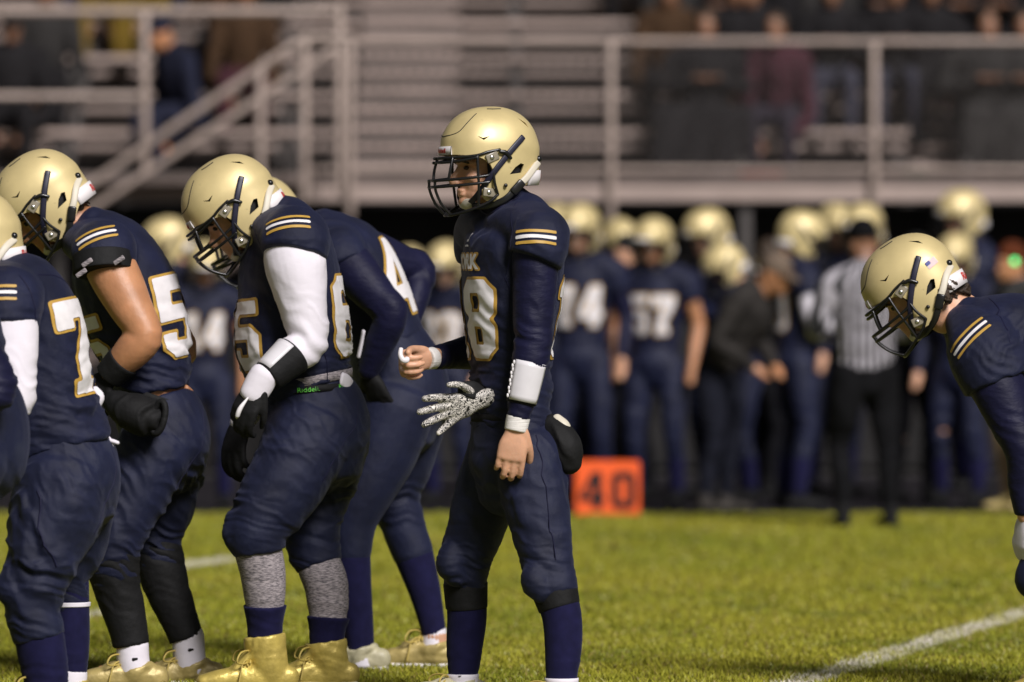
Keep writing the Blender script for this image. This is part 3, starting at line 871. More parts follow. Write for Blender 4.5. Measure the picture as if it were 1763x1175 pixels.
ROW0, TREAD, FOOT0, RISE, NROW = 51.3, 0.75, 2.30, 0.33, 10
BL = empty('bleachers', (0, 50, 0), 'tall grey aluminium bleachers filling the background', 'bleachers')
SECT = [(-9.5, -1.30), (-0.42, 3.22), (3.66, 9.5)]
AISLE = [(-1.30, -0.42), (3.22, 3.66)]
def part_box(name, lo, hi, m, parent, bevel=0.006):
    return MB().box(lo, hi).build(name, m, parent, False, bevel)
part_box('walkway_plank', (-9.5, 50.02, 2.24), (9.5, 50.44, 2.30), m_alu, BL)
part_box('walkway_plank', (-9.5, 50.45, 2.24), (9.5, 50.87, 2.298), m_alu, BL)
part_box('walkway_plank', (-9.5, 50.88, 2.24), (9.5, 51.28, 2.30), m_alu, BL)
part_box('fascia_board', (-9.5, 49.96, 2.125), (9.5, 50.00, 2.232), m_alu, BL)
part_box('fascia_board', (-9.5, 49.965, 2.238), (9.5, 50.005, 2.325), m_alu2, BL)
for k in range(NROW):
    y = ROW0 + TREAD * k; z = FOOT0 + RISE * k
    for (x0, x1) in SECT:
        j = lambda: random.uniform(-.012, .012)
        part_box('seat_plank', (x0, y + .30, z + .385), (x1, y + .56, z + .435 + j() * .3), m_alu, BL)
        if k: part_box('foot_plank', (x0, y - .02, z - .05), (x1, y + .28, z), m_alu, BL)
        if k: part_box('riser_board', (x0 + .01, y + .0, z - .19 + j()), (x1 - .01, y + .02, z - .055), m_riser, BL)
        xs = np.arange(x0 + .4, x1, 1.8)
        for xx in xs[:6]:
            part_box('seat_bracket', (xx, y + .36, z + .0), (xx + .05, y + .50, z + .383), m_steel, BL, 0)
    for (x0, x1) in AISLE:
        part_box('aisle_step', (x0 + .01, y, z - .05), (x1 - .01, y + .37, z + .004), m_alu, BL)
        part_box('aisle_step', (x0 + .01, y + .375, z + .115), (x1 - .01, y + .745, z + .17), m_alu, BL)
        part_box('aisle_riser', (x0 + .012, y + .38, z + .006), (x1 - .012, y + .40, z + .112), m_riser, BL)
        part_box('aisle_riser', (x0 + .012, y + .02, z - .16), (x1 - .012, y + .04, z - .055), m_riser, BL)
for xx in np.arange(-9, 9.1, 1.8):
    part_box('frame_leg', (xx, 50.05, -.02), (xx + .08, 50.13, 2.12), m_steel, BL, 0)
    mb = MB(); mb.loft([(xx + .04, 50.2, 2.1), (xx + .04, ROW0 + TREAD * NROW, FOOT0 + RISE * NROW - .25)], [.04, .04], seg=8, sub=1); mb.build('raker_beam', m_steel, BL)
    part_box('frame_leg', (xx, 58.5, -.02), (xx + .08, 58.58, 5.3), m_steel, BL, 0)
part_box('back_panel', (-9.5, 59.0, 0.0), (9.5, 59.03, 7.2), m_dark, BL, 0)  # panel blackened so the gaps between rows look shaded

WS = empty('blackout_fence', (0, 50.6, 0), 'fence with added black panels darkening the space under the bleacher front', 'fence')  # solid black panels added to block the sky under the stand
for i, xx in enumerate(np.arange(-12, 12, 2.4)):
    part_box('screen_panel', (xx + .03, 50.60, 0.03), (xx + 2.37, 50.615, 2.10), m_dark, WS, 0)
    mb = MB(); mb.loft([(xx, 50.58, -.02), (xx, 50.58, 2.1)], [.03, .03], seg=10, sub=1, caps='ff'); mb.build('post', m_steel, WS)

def pipe(name, pts, r, m, parent): 
    mb = MB(); mb.loft(pts, [r] * len(pts), seg=10, sub=1); return mb.build(name, m, parent)
GR = empty('guard_rail', (0, 49.93, 2.2), 'long pipe guard rail with mesh along the bleacher front', 'railing')
zt = lambda yy, D=49.93: CAMZ + (HOR - yy) * D / F
xt = lambda xx, D=49.93: (xx - 881.5) * D / F
pipe('top_rail', [(xt(528), 49.93, zt(72)), (9.5, 49.93, zt(72))], .027, m_pipe, GR)
pipe('lower_rail', [(xt(528), 49.93, zt(292)), (9.5, 49.93, zt(292))], .022, m_pipe, GR)
for xx, bot in ((603, 372), (1052, 388), (1505, 372), (1957, 380), (2410, 380)):
    pipe('post', [(xt(xx), 49.91, zt(bot)), (xt(xx), 49.91, zt(74))], .033, m_pipe, GR)
wm = MB()
x0, x1, z0, z1 = xt(535), 9.4, zt(290), zt(76); s_ = .09
for i in range(int((x1 - x0) / s_) + 14):
    for sg in (1, -1):
        xa = x0 + i * s_; 
        if sg == 1: p, q = (xa - (z1 - z0), z0), (xa, z1)
        else: p, q = (xa, z0), (xa - (z1 - z0), z1)
        p = list(p); q = list(q)
        def clip(p, q):
            for a, b in ((p, q), (q, p)):
                if a[0] < x0: t = (x0 - a[0]) / (b[0] - a[0]); a[1] += (b[1] - a[1]) * t; a[0] = x0
                if a[0] > x1: t = (x1 - a[0]) / (b[0] - a[0]); a[1] += (b[1] - a[1]) * t; a[0] = x1
        if max(p[0], q[0]) <= x0 or min(p[0], q[0]) >= x1: continue
        clip(p, q)
        wm.loft([(p[0], 49.94 + sg * .003, p[1]), (q[0], 49.94 + sg * .003, q[1])], [.0036, .0036], seg=4, sub=1, caps='ff')
wo = wm.build('chain_link_mesh', m_steel, GR, False); wo['kind'] = 'stuff'

LR = empty('landing_rail', (-2.5, 49.5, 2.2), 'pipe rail of the stair landing at upper left', 'railing')
lx = lambda xx: xt(xx, 49.5); lz = lambda yy: zt(yy, 49.5)
pipe('top_rail', [(-9.5, 49.5, lz(22)), (lx(588), 49.5, lz(20))], .032, m_pipe, LR)
pipe('lower_rail', [(-9.5, 49.5, lz(166)), (lx(250), 49.5, lz(166))], .028, m_pipe, LR)
for xx, bot in ((250, 300), (585, 330), (-110, 300)):
    pipe('post', [(lx(xx), 49.47, lz(bot)), (lx(xx), 49.47, lz(10 if xx == 585 else 24))], .034, m_pipe, LR)
part_box('landing_plank', (-9.5, 49.3, lz(318)), (lx(540), 49.9, lz(300)), m_alu2, LR)

ST = empty('access_stair', (-3, 49.2, 0), 'metal access stair with sloping double handrails left of centre', 'stairs')
sx_ = lambda xx: xt(xx, 49.1); sz_ = lambda yy: zt(yy, 49.1)
pipe('handrail', [(sx_(120), 48.9, sz_(345)), (sx_(528), 48.9, sz_(66)), (sx_(600), 48.9, sz_(68))], .033, m_pipe, ST)
pipe('handrail', [(sx_(140), 48.9, sz_(375)), (sx_(575), 48.9, sz_(88))], .028, m_pipe, ST)
for xx, a, b in ((450, 118, 330), (526, 66, 345), (250, 255, 420), (340, 195, 380)):
    if xx in (450, 526): pipe('post', [(sx_(xx), 48.9, sz_(b)), (sx_(xx), 48.9, sz_(a))], .033, m_pipe, ST)
nstep = 11
for i in range(nstep):
    z = 2.1 - i * .19; x = sx_(520) - i * .265
    part_box('tread', (x - .27, 48.95, z - .04), (x, 49.28, z), m_alu2, ST)
    if i > 1: part_box('tread_riser', (x - .02, 48.96, z - .15), (x, 49.27, z - .045), m_alu2, ST)
pipe('stringer', [(sx_(520) - nstep * .265, 48.93, 0.0), (sx_(520), 48.93, 2.0)], .05, m_alu2, ST)

# ------------------------------------------------------------------ people
class Player:
    def __init__(s, D, hip_px, label, yaw, skin='skin', group=None):
        s.D = D; h = px(hip_px, 700, D)
        s.root = empty('person', (h[0], h[1], 0), label, 'person', group)
        s.o = np.array(s.root.location); s.skin = M[skin]
        y = math.radians(yaw); s.f = V3(-math.cos(y), -math.sin(y), 0); s.l = V3(math.sin(y), -math.cos(y), 0)
        s.bodymb = MB()
    def J(s, x, y, d=0): return px(x, y, s.D + d)
    def torso(s, st):
        s.tst = [(s.J(*q[:2]) if len(q) == 4 else s.J(q[0], q[1], q[4]), (q[2], q[3])) for q in st]
        return [q[0] for q in s.tst], [q[1] for q in s.tst]
    def body(s, voxel=0.009, smooth=2):
        s.bodyob = link('body', solid(s.bodymb, voxel, smooth), s.skin, s.root); return s.bodyob
    def limb_skin(s, pts, rad, k=0.9):
        s.bodymb.loft(pts, [r * k for r in rad], seg=16)
    def eyes(s, T):
        for q in (1, -1):
            e = MB(); e.ell(T((.0800, q * .032, -.041)), (.009, .010, .007), seg=12, rings=8); e.build('eye', M['eye'], s.bodyob)
            b = MB(); b.loft([T((.080, q * .052, -.026)), T((.0945, q * .032, -.0185)), T((.0965, q * .014, -.022))], [.0035, .0045, .0035], seg=8); b.build('eyebrow', M['hair'], s.bodyob)
    def stripes(s, jersey, c, u, v, w=.125, hgt=.0095, gap=.0185, n0=0):
        mp = plane_map(c, u, v, s.o)
        for k, m_ in ((1, 'gold_num'), (0, 'white_num'), (-1, 'gold_num')):
            decal('sleeve_stripe', [(rect_seg(w, hgt * (1.15 if k == 0 else 1), 0, k * gap), 1, 0, .006, .003, M[m_])], jersey, mp, jersey)
    def seam(s, jersey, pts3, r, m_, name='seam'):
        """thin raised line following the cloth"""
        t = bvh_of(jersey); out = []
        for p in cr(pts3, 6):
            h = t.find_nearest(Vector(p - s.o)); out.append(np.array(h[0]) + s.o)
        mb = MB(); mb.loft(out, [r] * len(out), seg=6, sub=1); return mb.build(name, m_, jersey)

UP = V3(0, 0, 1)

# ============ quarterback in the middle
def quarterback():
    P = Player(20.0, 882, 'standing quarterback in navy long sleeves looking left, white mouthguard in raised hand', 17)
    J, root, l, f = P.J, P.root, P.l, P.f
    hf = helmet_frame(J(843, 266, -.02), 21, 2)
    # ---- body
    T = head_pieces(P.bodymb, hf)
    P.bodymb.loft([J(868, 385, 0), J(866, 355, 0), J(856, 318, -.01)], [.075, .062, .060], ref=l)
    tp, tr = P.torso([(880, 735, .155, .118), (880, 690, .152, .116), (880, 640, .155, .118), (880, 590, .165, .125), (880, 540, .185, .140), (881, 490, .198, .150), (884, 440, .205, .153), (888, 405, .20, .142), (884, 378, .165, .112), (872, 358, .098, .085)])
    P.bodymb.loft(tp, [(a * .86, b * .86) for a, b in tr], ref=l)
    sh = J(924, 412, -.20); el_ = J(916, 604, -.235); wr = J(889, 735, -.24)
    sh2 = J(832, 412, .20); el2 = J(836, 602, .32); wr2 = J(738, 618, .12)
    for a, b, c in ((sh, el_, wr), (sh2, el2, wr2)):
        P.limb_skin([a, (a + b) / 2, b, (b + c) / 2, c], [.07, .062, .052, .046, .03], .92)
    hand_pieces(P.bodymb, wr, J(878, 800, -.245) - wr, (.10, -1, .15), -1, [(.35, 1.15, .7), (.30, 1.1, .7), (.28, 1.05, .7), (.25, 1.0, .7)], 1.14, 0.05, (0.5, .25, .35))
    w2d = J(688, 628, .06) - wr2
    hand_pieces(P.bodymb, wr2, w2d, (-.30, .92, .25), -1, [(.95, 1.35, .7), (1.1, 1.45, .8), (1.15, 1.5, .9), (1.2, 1.5, .9)], 1.12, .0, (0.35, .15, .35))
    LN = [J(905, 780, -.09), J(920, 850, -.11), J(930, 905, -.13), J(940, 960, -.15), J(953, 1010, -.17), J(967, 1060, -.18), J(970, 1110, -.19), J(967, 1172, -.2)]
    LF = [J(862, 780, .09), J(838, 850, .12), J(820, 905, .14), J(804, 955, .16), J(801, 1000, .18), J(804, 1060, .19), J(800, 1110, .2), J(797, 1165, .2)]
    rn = [.108, .104, .095, .082, .073, .064, .060, .050]; rf = [.108, .102, .092, .084, .070, .065, .060, .048]
    P.limb_skin(LN, rn, .88); P.limb_skin(LF, rf, .88)
    P.bodymb.ell(J(888, 775), (.11, .12, .11))
    for a in (LN[-1], LF[-1]):
        P.bodymb.loft([a, V3(a[0], a[1], .04), V3(a[0], a[1], .03) + f * .08], [.036, .030, .018])
    P.body(.0042, 2); P.eyes(T)
    # ---- jersey
    mb = MB(); mb.loft(tp, tr, ref=l, seg=32, pw=2.2, caps='fr')
    mb.loft([J(878, 388, 0), J(903, 387, -.10), J(929, 404, -.185), J(934, 420, -.20)], [(.10, .065), (.105, .078), (.098, .085), (.085, .085)], ref=f, seg=22)
    mb.loft([J(866, 388, 0), J(846, 387, .10), J(832, 404, .185), J(830, 420, .2)], [(.10, .065), (.105, .078), (.098, .085), (.085, .085)], ref=f, seg=22)
    mb.loft([J(930, 402, -.195), J(926, 425, -.215), J(918, 449, -.225)], [(.094, .088), (.096, .090), (.090, .084)], ref=f, seg=24, caps='rf')
    mb.loft([J(832, 402, .195), J(832, 425, .215), J(834, 449, .225)], [(.094, .088), (.096, .090), (.090, .084)], ref=f, seg=24, caps='rf')
    mb.loft([J(868, 372, 0), J(864, 350, -.005)], [(.082, .082), (.068, .070)], ref=l, caps='rf')
    zones = [(J(880, 690), .16, .010, UP, .022), (J(880, 620), .14, .006, (.3, 0, 1), .03), (J(925, 445, -.3), .09, .006, (.6, 0, 1), .03), (J(850, 440, -.15), .12, .005, (1, 0, .5), .05)]
    jer = link('jersey', solid(mb, .0048, 28, zones + [(tp[1], .18, .005, V3(.2, .1, 1), .015), (tp[2], .28, .007, V3(.35, .2, 1), .04), (tp[5], .22, .003, V3(.8, .2, .6), .06)]), M['navy'], root)
    A, B = J(880, 720), J(884, 420)
    number('18', jer, A, B, f, .155, (720 - 550) / 548, .245, P.o)
    number('18', jer, A, B, -f, .17, (720 - 545) / 548, .25, P.o)
    seg, w_ = font_segments('YORK', .045)
    decal('team_name', [(seg, .050, .005, .004, .003, M['gold_num']), (seg, .050, 0, .004, .005, M['white_num'])], jer, cyl_map(A, B, f, .155, (720 - 452) / 548, P.o), jer)
    tri = poly_segments([[(-.5, 0), (-.28, 0), (-.16, .22), (-.34, .34)], [(-.2, 0), (.06, 0), (.20, .5), (.0, .62), (-.14, .36), (-.06, .30)], [(.14, 0), (.5, 0), (.40, .9), (.22, 1.0), (.08, .74), (.26, .56)]])
    decal('chest_logo', [(tri, .028, 0, .0025, .003, M['white_num'])], jer, cyl_map(A, B, f, .155, (720 - 418) / 548, P.o), jer)
    seg, w_ = font_segments('adidas', .02)
    decal('chest_logo_text', [(seg, .009, 0, .002, .003, M['white_num'])], jer, cyl_map(A, B, f, .155, (720 - 424) / 548, P.o), jer)
    P.stripes(jer, J(923, 407, -.3), (1, 0, -.02), (0, .25, 1), w=.125)
    # collar and sleeve hem
    P.seam(jer, [J(890, 350, -.07), J(868, 362, -.11), J(848, 372, -.08), J(842, 368, .0)], .0045, M['navy_sleeve'], 'collar')
    P.seam(jer, [J(868, 462, -.26), J(872, 540, -.26), J(876, 620, -.24), J(880, 705, -.22)], .0014, M['navy_sleeve'])
    P.seam(jer, [J(893, 356, -.12), J(878, 385, -.22), J(868, 415, -.26), J(866, 446, -.27)], .0016, M['navy_sleeve'])
    # ---- sleeves
    for a, b, c, nm in ((sh, el_, wr, 1), (sh2, el2, wr2, 2)):
        s2 = MB(); w = c + (b - c) * .10
        s2.loft([a, a + (b - a) * .35, a + (b - a) * .7, b, b + (w - b) * .4, w], [.076, .072, .062, .057, .052, .036], seg=24, caps='rf')
        ax = nrm(b - a)
        link('sleeve', solid(s2, .006, 3, [(b, .10, .007, (.4, 0, 1), .022), ((a + b) / 2, .12, .003, (.5, 0, 1), .04), (w, .06, .004, nrm(w - b), .014)]), M['navy_sleeve'], root)
    # ---- wrist coach, tape
    d = nrm(wr - el_); e0 = el_ + (wr - el_) * .12; e1 = el_ + (wr - el_) * .70
    band('wrist_coach', e0, e1, .053, .047, M['black_fab'], root)
    e0 = el_ + (wr - el_) * .15; e1 = el_ + (wr - el_) * .67
    mb = MB(); vs = []; fs = []; u = nrm(np.cross(d, (0, 1, 0))); w = np.cross(d, u)
    if w[1] > 0: w = -w
    for i in range(9):
        t = i / 8
        for j in range(13):
            an = math.radians(-62 + 110 * j / 12); rr = (.0580 - .006 * t) * (1.02 + .03 * math.exp(-((t - .5) / .45) ** 4))
            q = e0 + (e1 - e0) * t + (u * math.sin(an) * -1 + w * math.cos(an)) * rr; vs.append(q)
    for i in range(8):
        for j in range(12): fs.append((i * 13 + j, i * 13 + j + 1, (i + 1) * 13 + j + 1, (i + 1) * 13 + j))
    mb.add(vs, fs); win = mb.build('play_card_window', M['vinyl'], root)
    win.modifiers.new('s', 'SOLIDIFY').thickness = .003
    bt = MB()
    for i in range(10):
        t = .08 + .84 * i / 9
        q = e0 + (e1 - e0) * t + (u * -math.sin(math.radians(52 + (i % 2) * 5)) + w * math.cos(math.radians(52))) * (.0605 - .006 * t)
        bt.ell(q, (.004, .003, .007), seg=6, rings=4)
    bt.build('play_card_print', M['white_num'], win)
    band('wrist_tape', wr + (el_ - wr) * .14, wr - (el_ - wr) * .06, .0375, .0355, M['white_tape'], root)
    band('wrist_tape', wr2 + (el2 - wr2) * .09, wr2 - (el2 - wr2) * .035, .0355, .034, M['white_tape'], root)
    # ---- mouthguard held between finger and thumb
    g = MB(); c = J(694, 615, .0)
    g.loft([c + V3(-.006, -.02, .026), c + V3(-.008, -.026, .008), c + V3(-.001, -.028, -.008), c + V3(.010, -.024, -.010), c + V3(.014, -.02, -.004)], [(.005, .007), (.006, .008), (.006, .009), (.008, .010), (.006, .008)], seg=10)
    link('mouthguard', g.mesh(), M['mouth'], root)
    # ---- glove tucked in the waistband, fingers pointing left
    gm = MB(); gw = J(828, 688, -.12)
    hand_pieces(gm, gw, J(776, 704, -.14) - gw, (.05, .9, .35), -1, [(.05, .25, .1), (.0, .12, .1), (-.05, .15, .1), (.05, .2, .1)], 1.05, .34, (.95, .3, .0), fr=.0125)
    gl = link('glove', solid(gm, .0045, 2), M['squiggle'], root)
    cu = MB(); cu.loft([J(838, 684, -.10), J(815, 672, -.14), J(790, 668, -.15)], [(.024, .006), (.03, .007), (.018, .005)], ref=(0, .3, 1), seg=14); link('glove_cuff', cu.mesh(), M['black_fab'], gl)
    # ---- pants
    mb = MB()
    mb.loft([J(880, 712), J(881, 735), J(884, 765), J(888, 800), J(888, 838)], [(.150, .118), (.158, .124), (.170, .134), (.170, .142), (.13, .125)], ref=l, seg=30, caps='fr')
    mb.loft(LN[:5] + [J(958, 1026, -.175)], rn[:5] + [.070], seg=26, caps='rf'); mb.loft(LF[:5] + [J(803, 1018, .185)], rf[:5] + [.068], seg=26, caps='rf')
    mb.loft([J(926, 975, -.19), J(922, 1003, -.21), J(934, 1022, -.22)], [.040, .048, .034], ref=l)   # knee pads
    mb.loft([J(782, 945, .11), J(776, 972, .10), J(786, 996, .11)], [.040, .048, .034], ref=l)
    mb.loft([J(908, 850, -.19), J(918, 900, -.20)], [(.05, .022), (.045, .020)], ref=(1, 0, 0))
    mb.loft([J(955, 830, -.10), J(958, 905, -.14)], [.045, .04])
    zones = [(J(945, 935, -.2), .07, .008, (.2, 0, 1), .028), (J(955, 1000, -.2), .08, .007, (.2, 0, 1), .024), (J(815, 990, .1), .07, .006, UP, .022), (J(880, 800, -.1), .12, .006, (.7, 0, 1), .035), (J(850, 880), .10, .005, (.7, 0, .7), .03)]
    pan = link('pants', solid(mb, .0055, 11, zones + [(LN[3], .10, .004, V3(.2, .1, 1), .014), (LF[3], .10, .004, V3(.2, .1, 1), .014), (LN[0], .16, .004, V3(.8, .1, .5), .022), (LN[1], .25, .004, V3(.6, .1, .8), .05), (LF[1], .25, .004, V3(-.5, .1, .8), .05)]), M['navy_pants'], root)
    P.seam(pan, [J(928, 740, -.2), J(945, 800, -.25), J(958, 880, -.28), J(962, 950, -.28)], .0022, M['navy_sleeve'])
    mb = MB(); mb.loft([J(880, 726), J(880, 713)], [(.157, .124), (.157, .124)], ref=l, seg=36, caps='ff', sub=2); link('belt', mb.mesh(), M['black_fab'], root)
    # ---- leg wear
    band('knee_strap', LN[4] + (LN[5] - LN[4]) * .1, LN[5] + (LN[4] - LN[5]) * .25, .0735, .0655, M['black_fab'], root)
    band('knee_strap', LF[4] + (LF[5] - LF[4]) * .05, LF[5] + (LF[4] - LF[5]) * .2, .0710, .0665, M['black_fab'], root)
    for L, r in ((LN, rn), (LF, rf)):
        s2 = MB(); s2.loft(L[4:], [r[4] * .93, r[5] * .98, r[6] * .98, r[7]], seg=22, caps='rf'); link('leg_sleeve', solid(s2, .006, 2, [(L[-1], .08, .003, UP, .02)]), M['navy_sock'], root)
        s3 = MB(); e = L[-1]; s3.loft([e + V3(0, 0, .008), e - V3(0, 0, .03), V3(e[0], e[1], .04)], [r[7] + .003, r[7] + .001, .047], seg=24, caps='fr'); so = link('sock', s3.mesh(), M['white_fab'], root)
        shoe(root, e + f * .01, f, M['pale_shoe'], .10, True, k=1.0, zk=.62)
        sw = poly_segments([[(-.5, .1), (-.2, -.12), (.5, .3), (-.15, .02)]])
        if L is LF: decal('sock_logo', [(sw, .05, 0, .003, .003, M['dark_print'])], so, plane_map(e + V3(0, -.15, .008), (1, 0, .1), (0, 0, 1), P.o), so)
    # ---- hand warmer pouch at the back of the belt
    mb = MB(); mb.loft([J(948, 730, -.07), J(962, 748, -.08), J(975, 775, -.09), J(980, 800, -.09)], [(.045, .035), (.062, .048), (.064, .050), (.045, .038)], ref=(0, 1, 0), seg=20)
    po = link('hand_warmer', solid(mb, .007, 2, [(J(975, 770, -.13), .1, .006, (1, 0, .6), .03)]), M['black_fab'], root)
    mb = MB(); mb.loft([J(958, 722, -.09), J(970, 735, -.10), J(978, 748, -.10)], [.018, .022, .014], seg=12); link('towel_tip', mb.mesh(), M['strap_white'], po)
    put_helmet(hf, root)
quarterback()

# ============ lineman 65
def lineman65():
    P = Player(20.8, 530, 'lineman with white arm sleeve, grey knee socks and gold high-top cleats', 8)
    J, root, l, f = P.J, P.root, P.l, P.f
    hf = helmet_frame(J(397, 349, -.02), 6, 35)
    T = head_pieces(P.bodymb, hf)
    P.bodymb.loft([J(488, 402), J(464, 382), J(432, 362)], [.085, .072, .066], ref=l)
    tp, tr = P.torso([(529, 672, .185, .150), (516, 640, .192, .168), (506, 600, .20, .182), (503, 560, .205, .184), (500, 510, .212, .172), (497, 460, .222, .160), (495, 415, .215, .140), (487, 388, .17, .108), (468, 372, .10, .082)])
    P.bodymb.loft(tp, [(a * .88, b * .88) for a, b in tr], ref=l)
    sh = J(503, 420, -.235); el_ = J(531, 588, -.27); wr = J(446, 662, -.36)
    sh2 = J(485, 420, .235); el2 = J(500, 590, .27); wr2 = J(415, 730, .02)
    for a, b, c in ((sh, el_, wr), (sh2, el2, wr2)): P.limb_skin([a, (a + b) / 2, b, (b + c) / 2, c], [.09, .078, .06, .055, .036], .86)
    LN = [J(535, 745, -.1), J(503, 810, -.13), J(468, 868, -.15), J(442, 912, -.165), J(445, 950, -.16), J(453, 990, -.15), J(456, 1040, -.14), J(456, 1092, -.13)]
    LF = [J(572, 755, .1), J(557, 830, .12), J(540, 892, .12), J(538, 935, .11), J(550, 975, .1), J(562, 1010, .09), J(565, 1060, .08), J(562, 1112, .08)]
    rn = [.142, .134, .118, .100, .082, .074, .064, .051]; rf = [.125, .110, .094, .090, .078, .073, .064, .050]
    P.limb_skin(LN, rn, .88); P.limb_skin(LF, rf, .88); P.bodymb.ell(J(545, 730), (.15, .17, .13))
    for a in (LN[-1], LF[-1]): P.bodymb.loft([a, V3(a[0], a[1], .05), V3(a[0], a[1], .05) + f * .1], [.045, .04, .03])
    P.body(.009); P.eyes(T)
    mb = MB(); mb.loft(tp, tr, ref=l, seg=32, pw=2.2, caps='fr')
    for s, x in ((-1, 6), (1, -6)):
        mb.loft([J(478, 400), J(488 + x, 398, s * .11), J(499 + x, 410, s * .20), J(500 + x, 425, s * .22)], [(.11, .07), (.118, .085), (.112, .095), (.10, .095)], ref=f, seg=22)
        mb.loft([J(502 + x, 402, s * .20), J(502 + x, 420, s * .235), J(499 + x, 440, s * .25)], [(.112, .10), (.115, .105), (.108, .10)], ref=f, seg=24, caps='rf')
    mb.loft([J(478, 392), J(454, 374)], [(.10, .09), (.074, .074)], ref=l, caps='rf')
    zones = [(J(590, 640), .13, .012, (.15, 0, 1), .022), (J(530, 655, -.1), .12, .007, UP, .025), (J(470, 560, -.2), .12, .007, (.8, 0, .6), .04), (J(500, 440, -.3), .08, .006, UP, .03)]
    jer = link('jersey', solid(mb, .0058, 15, zones + [(tp[1], .20, .0045, V3(.25, .1, 1), .015), (tp[2], .28, .006, V3(.35, .2, 1), .04), (tp[4], .25, .004, V3(.8, .2, .6), .06)]), M['navy'], root)
    A, B = J(520, 670), J(497, 440)
    number('65', jer, A, B, f, .185, .19, .225, P.o); number('65', jer, A, B, -f, .185, .225, .26, P.o)
    P.stripes(jer, J(496, 386, -.3), (1, 0, .10), (0, .6, 1), w=.145, gap=.021)
    P.seam(jer, [J(572, 430, -.2), J(576, 500, -.22), J(572, 570, -.22), J(574, 650, -.2)], .0015, M['navy_sleeve'])
    P.seam(jer, [J(448, 380, -.1), J(440, 410, -.2), J(438, 440, -.24)], .0015, M['navy_sleeve'])
    s2 = MB(); w = el_ + (wr - el_) * .35
    s2.loft([sh - V3(0, 0, .03), sh + (el_ - sh) * .28, sh + (el_ - sh) * .6, el_, w], [.096, .099, .080, .065, .060], seg=26, caps='rf')
    link('sleeve', solid(s2, .0065, 3, [(el_, .10, .006, (.5, 0, 1), .03), (sh + (el_ - sh) * .5, .14, .004, (.7, 0, .8), .06)]), M['white_fab'], root, True)
    s2 = MB(); s2.loft([sh2, (sh2 + el2) / 2, el2, wr2], [.1, .082, .066, .04], seg=20); link('sleeve', solid(s2, .01, 2), M['white_fab'], root)
    e0 = el_ + (wr - el_) * .30; e1 = el_ + (wr - el_) * .84
    band('wrist_coach', e0, e1, .067, .054, M['black_fab'], root)
    d = nrm(wr - el_); u = nrm(np.cross(d, (0, 1, 0))); w = -np.cross(d, u); 
    if w[1] > 0: w = -w
    mb = MB(); vs = []; fs = []
    for i in range(7):
        for j in range(9):
            an = math.radians(15 + 78 * j / 8); t = i / 6
            sgn = 1 if u[2] > 0 else -1
            vs.append(e0 + (e1 - e0) * (.06 + .88 * t) + (u * sgn * math.sin(an) + w * math.cos(an)) * (.0695 - .0125 * t))
    for i in range(6):
        for j in range(8): fs.append((i * 9 + j, i * 9 + j + 1, (i + 1) * 9 + j + 1, (i + 1) * 9 + j))
    mb.add(vs, fs); wn = mb.build('play_card_window', M['vinyl'], root); wn.modifiers.new('s', 'SOLIDIFY').thickness = .003
    # gloves: white back and cuff, black fingers
    for wv, kn, fi, nm, sd in ((wr, J(405, 735, -.37), J(388, 790, -.34), (-.35, -1, .25), -1), (wr2, J(402, 775, -.02), J(398, 820, -.05), (-.6, -.8, .2), 1)):
        gm = MB(); hand_pieces(gm, wv, kn - wv, nm, sd, (.45, .7, .5), 1.12, .04, (.5, .3, .3), fr=.0115)
        gl = link('glove', solid(gm, .006, 2), M['black_fab'], root)
        if wv is wr:
            d2 = nrm(kn - wr)
            cf = MB(); cf.loft([wr - d2 * .035, wr + d2 * .0, wr + d2 * .045], [(.047, .040), (.048, .036), (.044, .030)], ref=np.cross(d2, (0, -1, 0)), seg=20); link('glove_cuff', cf.mesh(), M['white_fab'], gl)
            sw = MB(); c = wr + d2 * .085 + V3(-.012, -.030, 0)
            sw.loft([c + V3(.018, .006, .030), c + V3(-.006, -.004, -.004), c + V3(-.016, .002, -.030), c + V3(-.010, -.002, -.005)], [.003, .008, .007, .003], seg=8); link('swoosh', sw.mesh(), M['white_num'], gl)
    mb = MB()
    mb.loft([J(528, 664), J(533, 685), J(543, 715), J(552, 752), J(552, 790)], [(.178, .150), (.186, .160), (.196, .170), (.196, .165), (.15, .14)], ref=l, seg=30, caps='fr')
    mb.loft(LN[:5], rn[:4] + [.088], seg=26, caps='rf'); mb.loft(LF[:5], rf[:5], seg=26, caps='rf')
    mb.loft([J(415, 895, -.17), J(412, 925, -.17), J(416, 945, -.17)], [.055, .055, .040], ref=l)
    mb.loft([J(518, 925, .1), J(524, 958, .09), J(536, 975, .09)], [.050, .052, .04], ref=l)
    zones = [(J(420, 868, -.2), .06, .010, (.2, 0, 1), .03), (J(575, 800), .12, .008, (.9, 0, .5), .03), (J(560, 860, .1), .1, .006, (.2, 0, 1), .03), (J(490, 900, -.2), .1, .005, (.6, 0, .8), .03), (J(480, 760, -.2), .1, .005, (.5, 0, 1), .04)]
    pan = link('pants', solid(mb, .0058, 10, zones + [(LN[3], .11, .0045, V3(.25, .1, 1), .015), (LF[3], .11, .0045, V3(.25, .1, 1), .015), (LN[0], .16, .004, V3(.8, .1, .5), .022), (LN[1], .25, .005, V3(.6, .1, .8), .05), (LF[1], .25, .004, V3(.6, .1, .8), .05)]), M['navy_pants'], root)
    P.seam(pan, [J(612, 690, -.1), J(614, 730, -.14), J(598, 770, -.2), J(560, 830, -.22)], .002, M['navy_sleeve'])
    # waist: black belt with green lettering, grey and white shirt tails
    mb = MB(); mb.loft([J(529, 676), J(528, 664)], [(.188, .156), (.187, .155)], ref=l, seg=40, caps='ff', sub=2); be = link('belt', mb.mesh(), M['black_fab'], root)
    seg, _ = font_segments('Riddell.', .0)
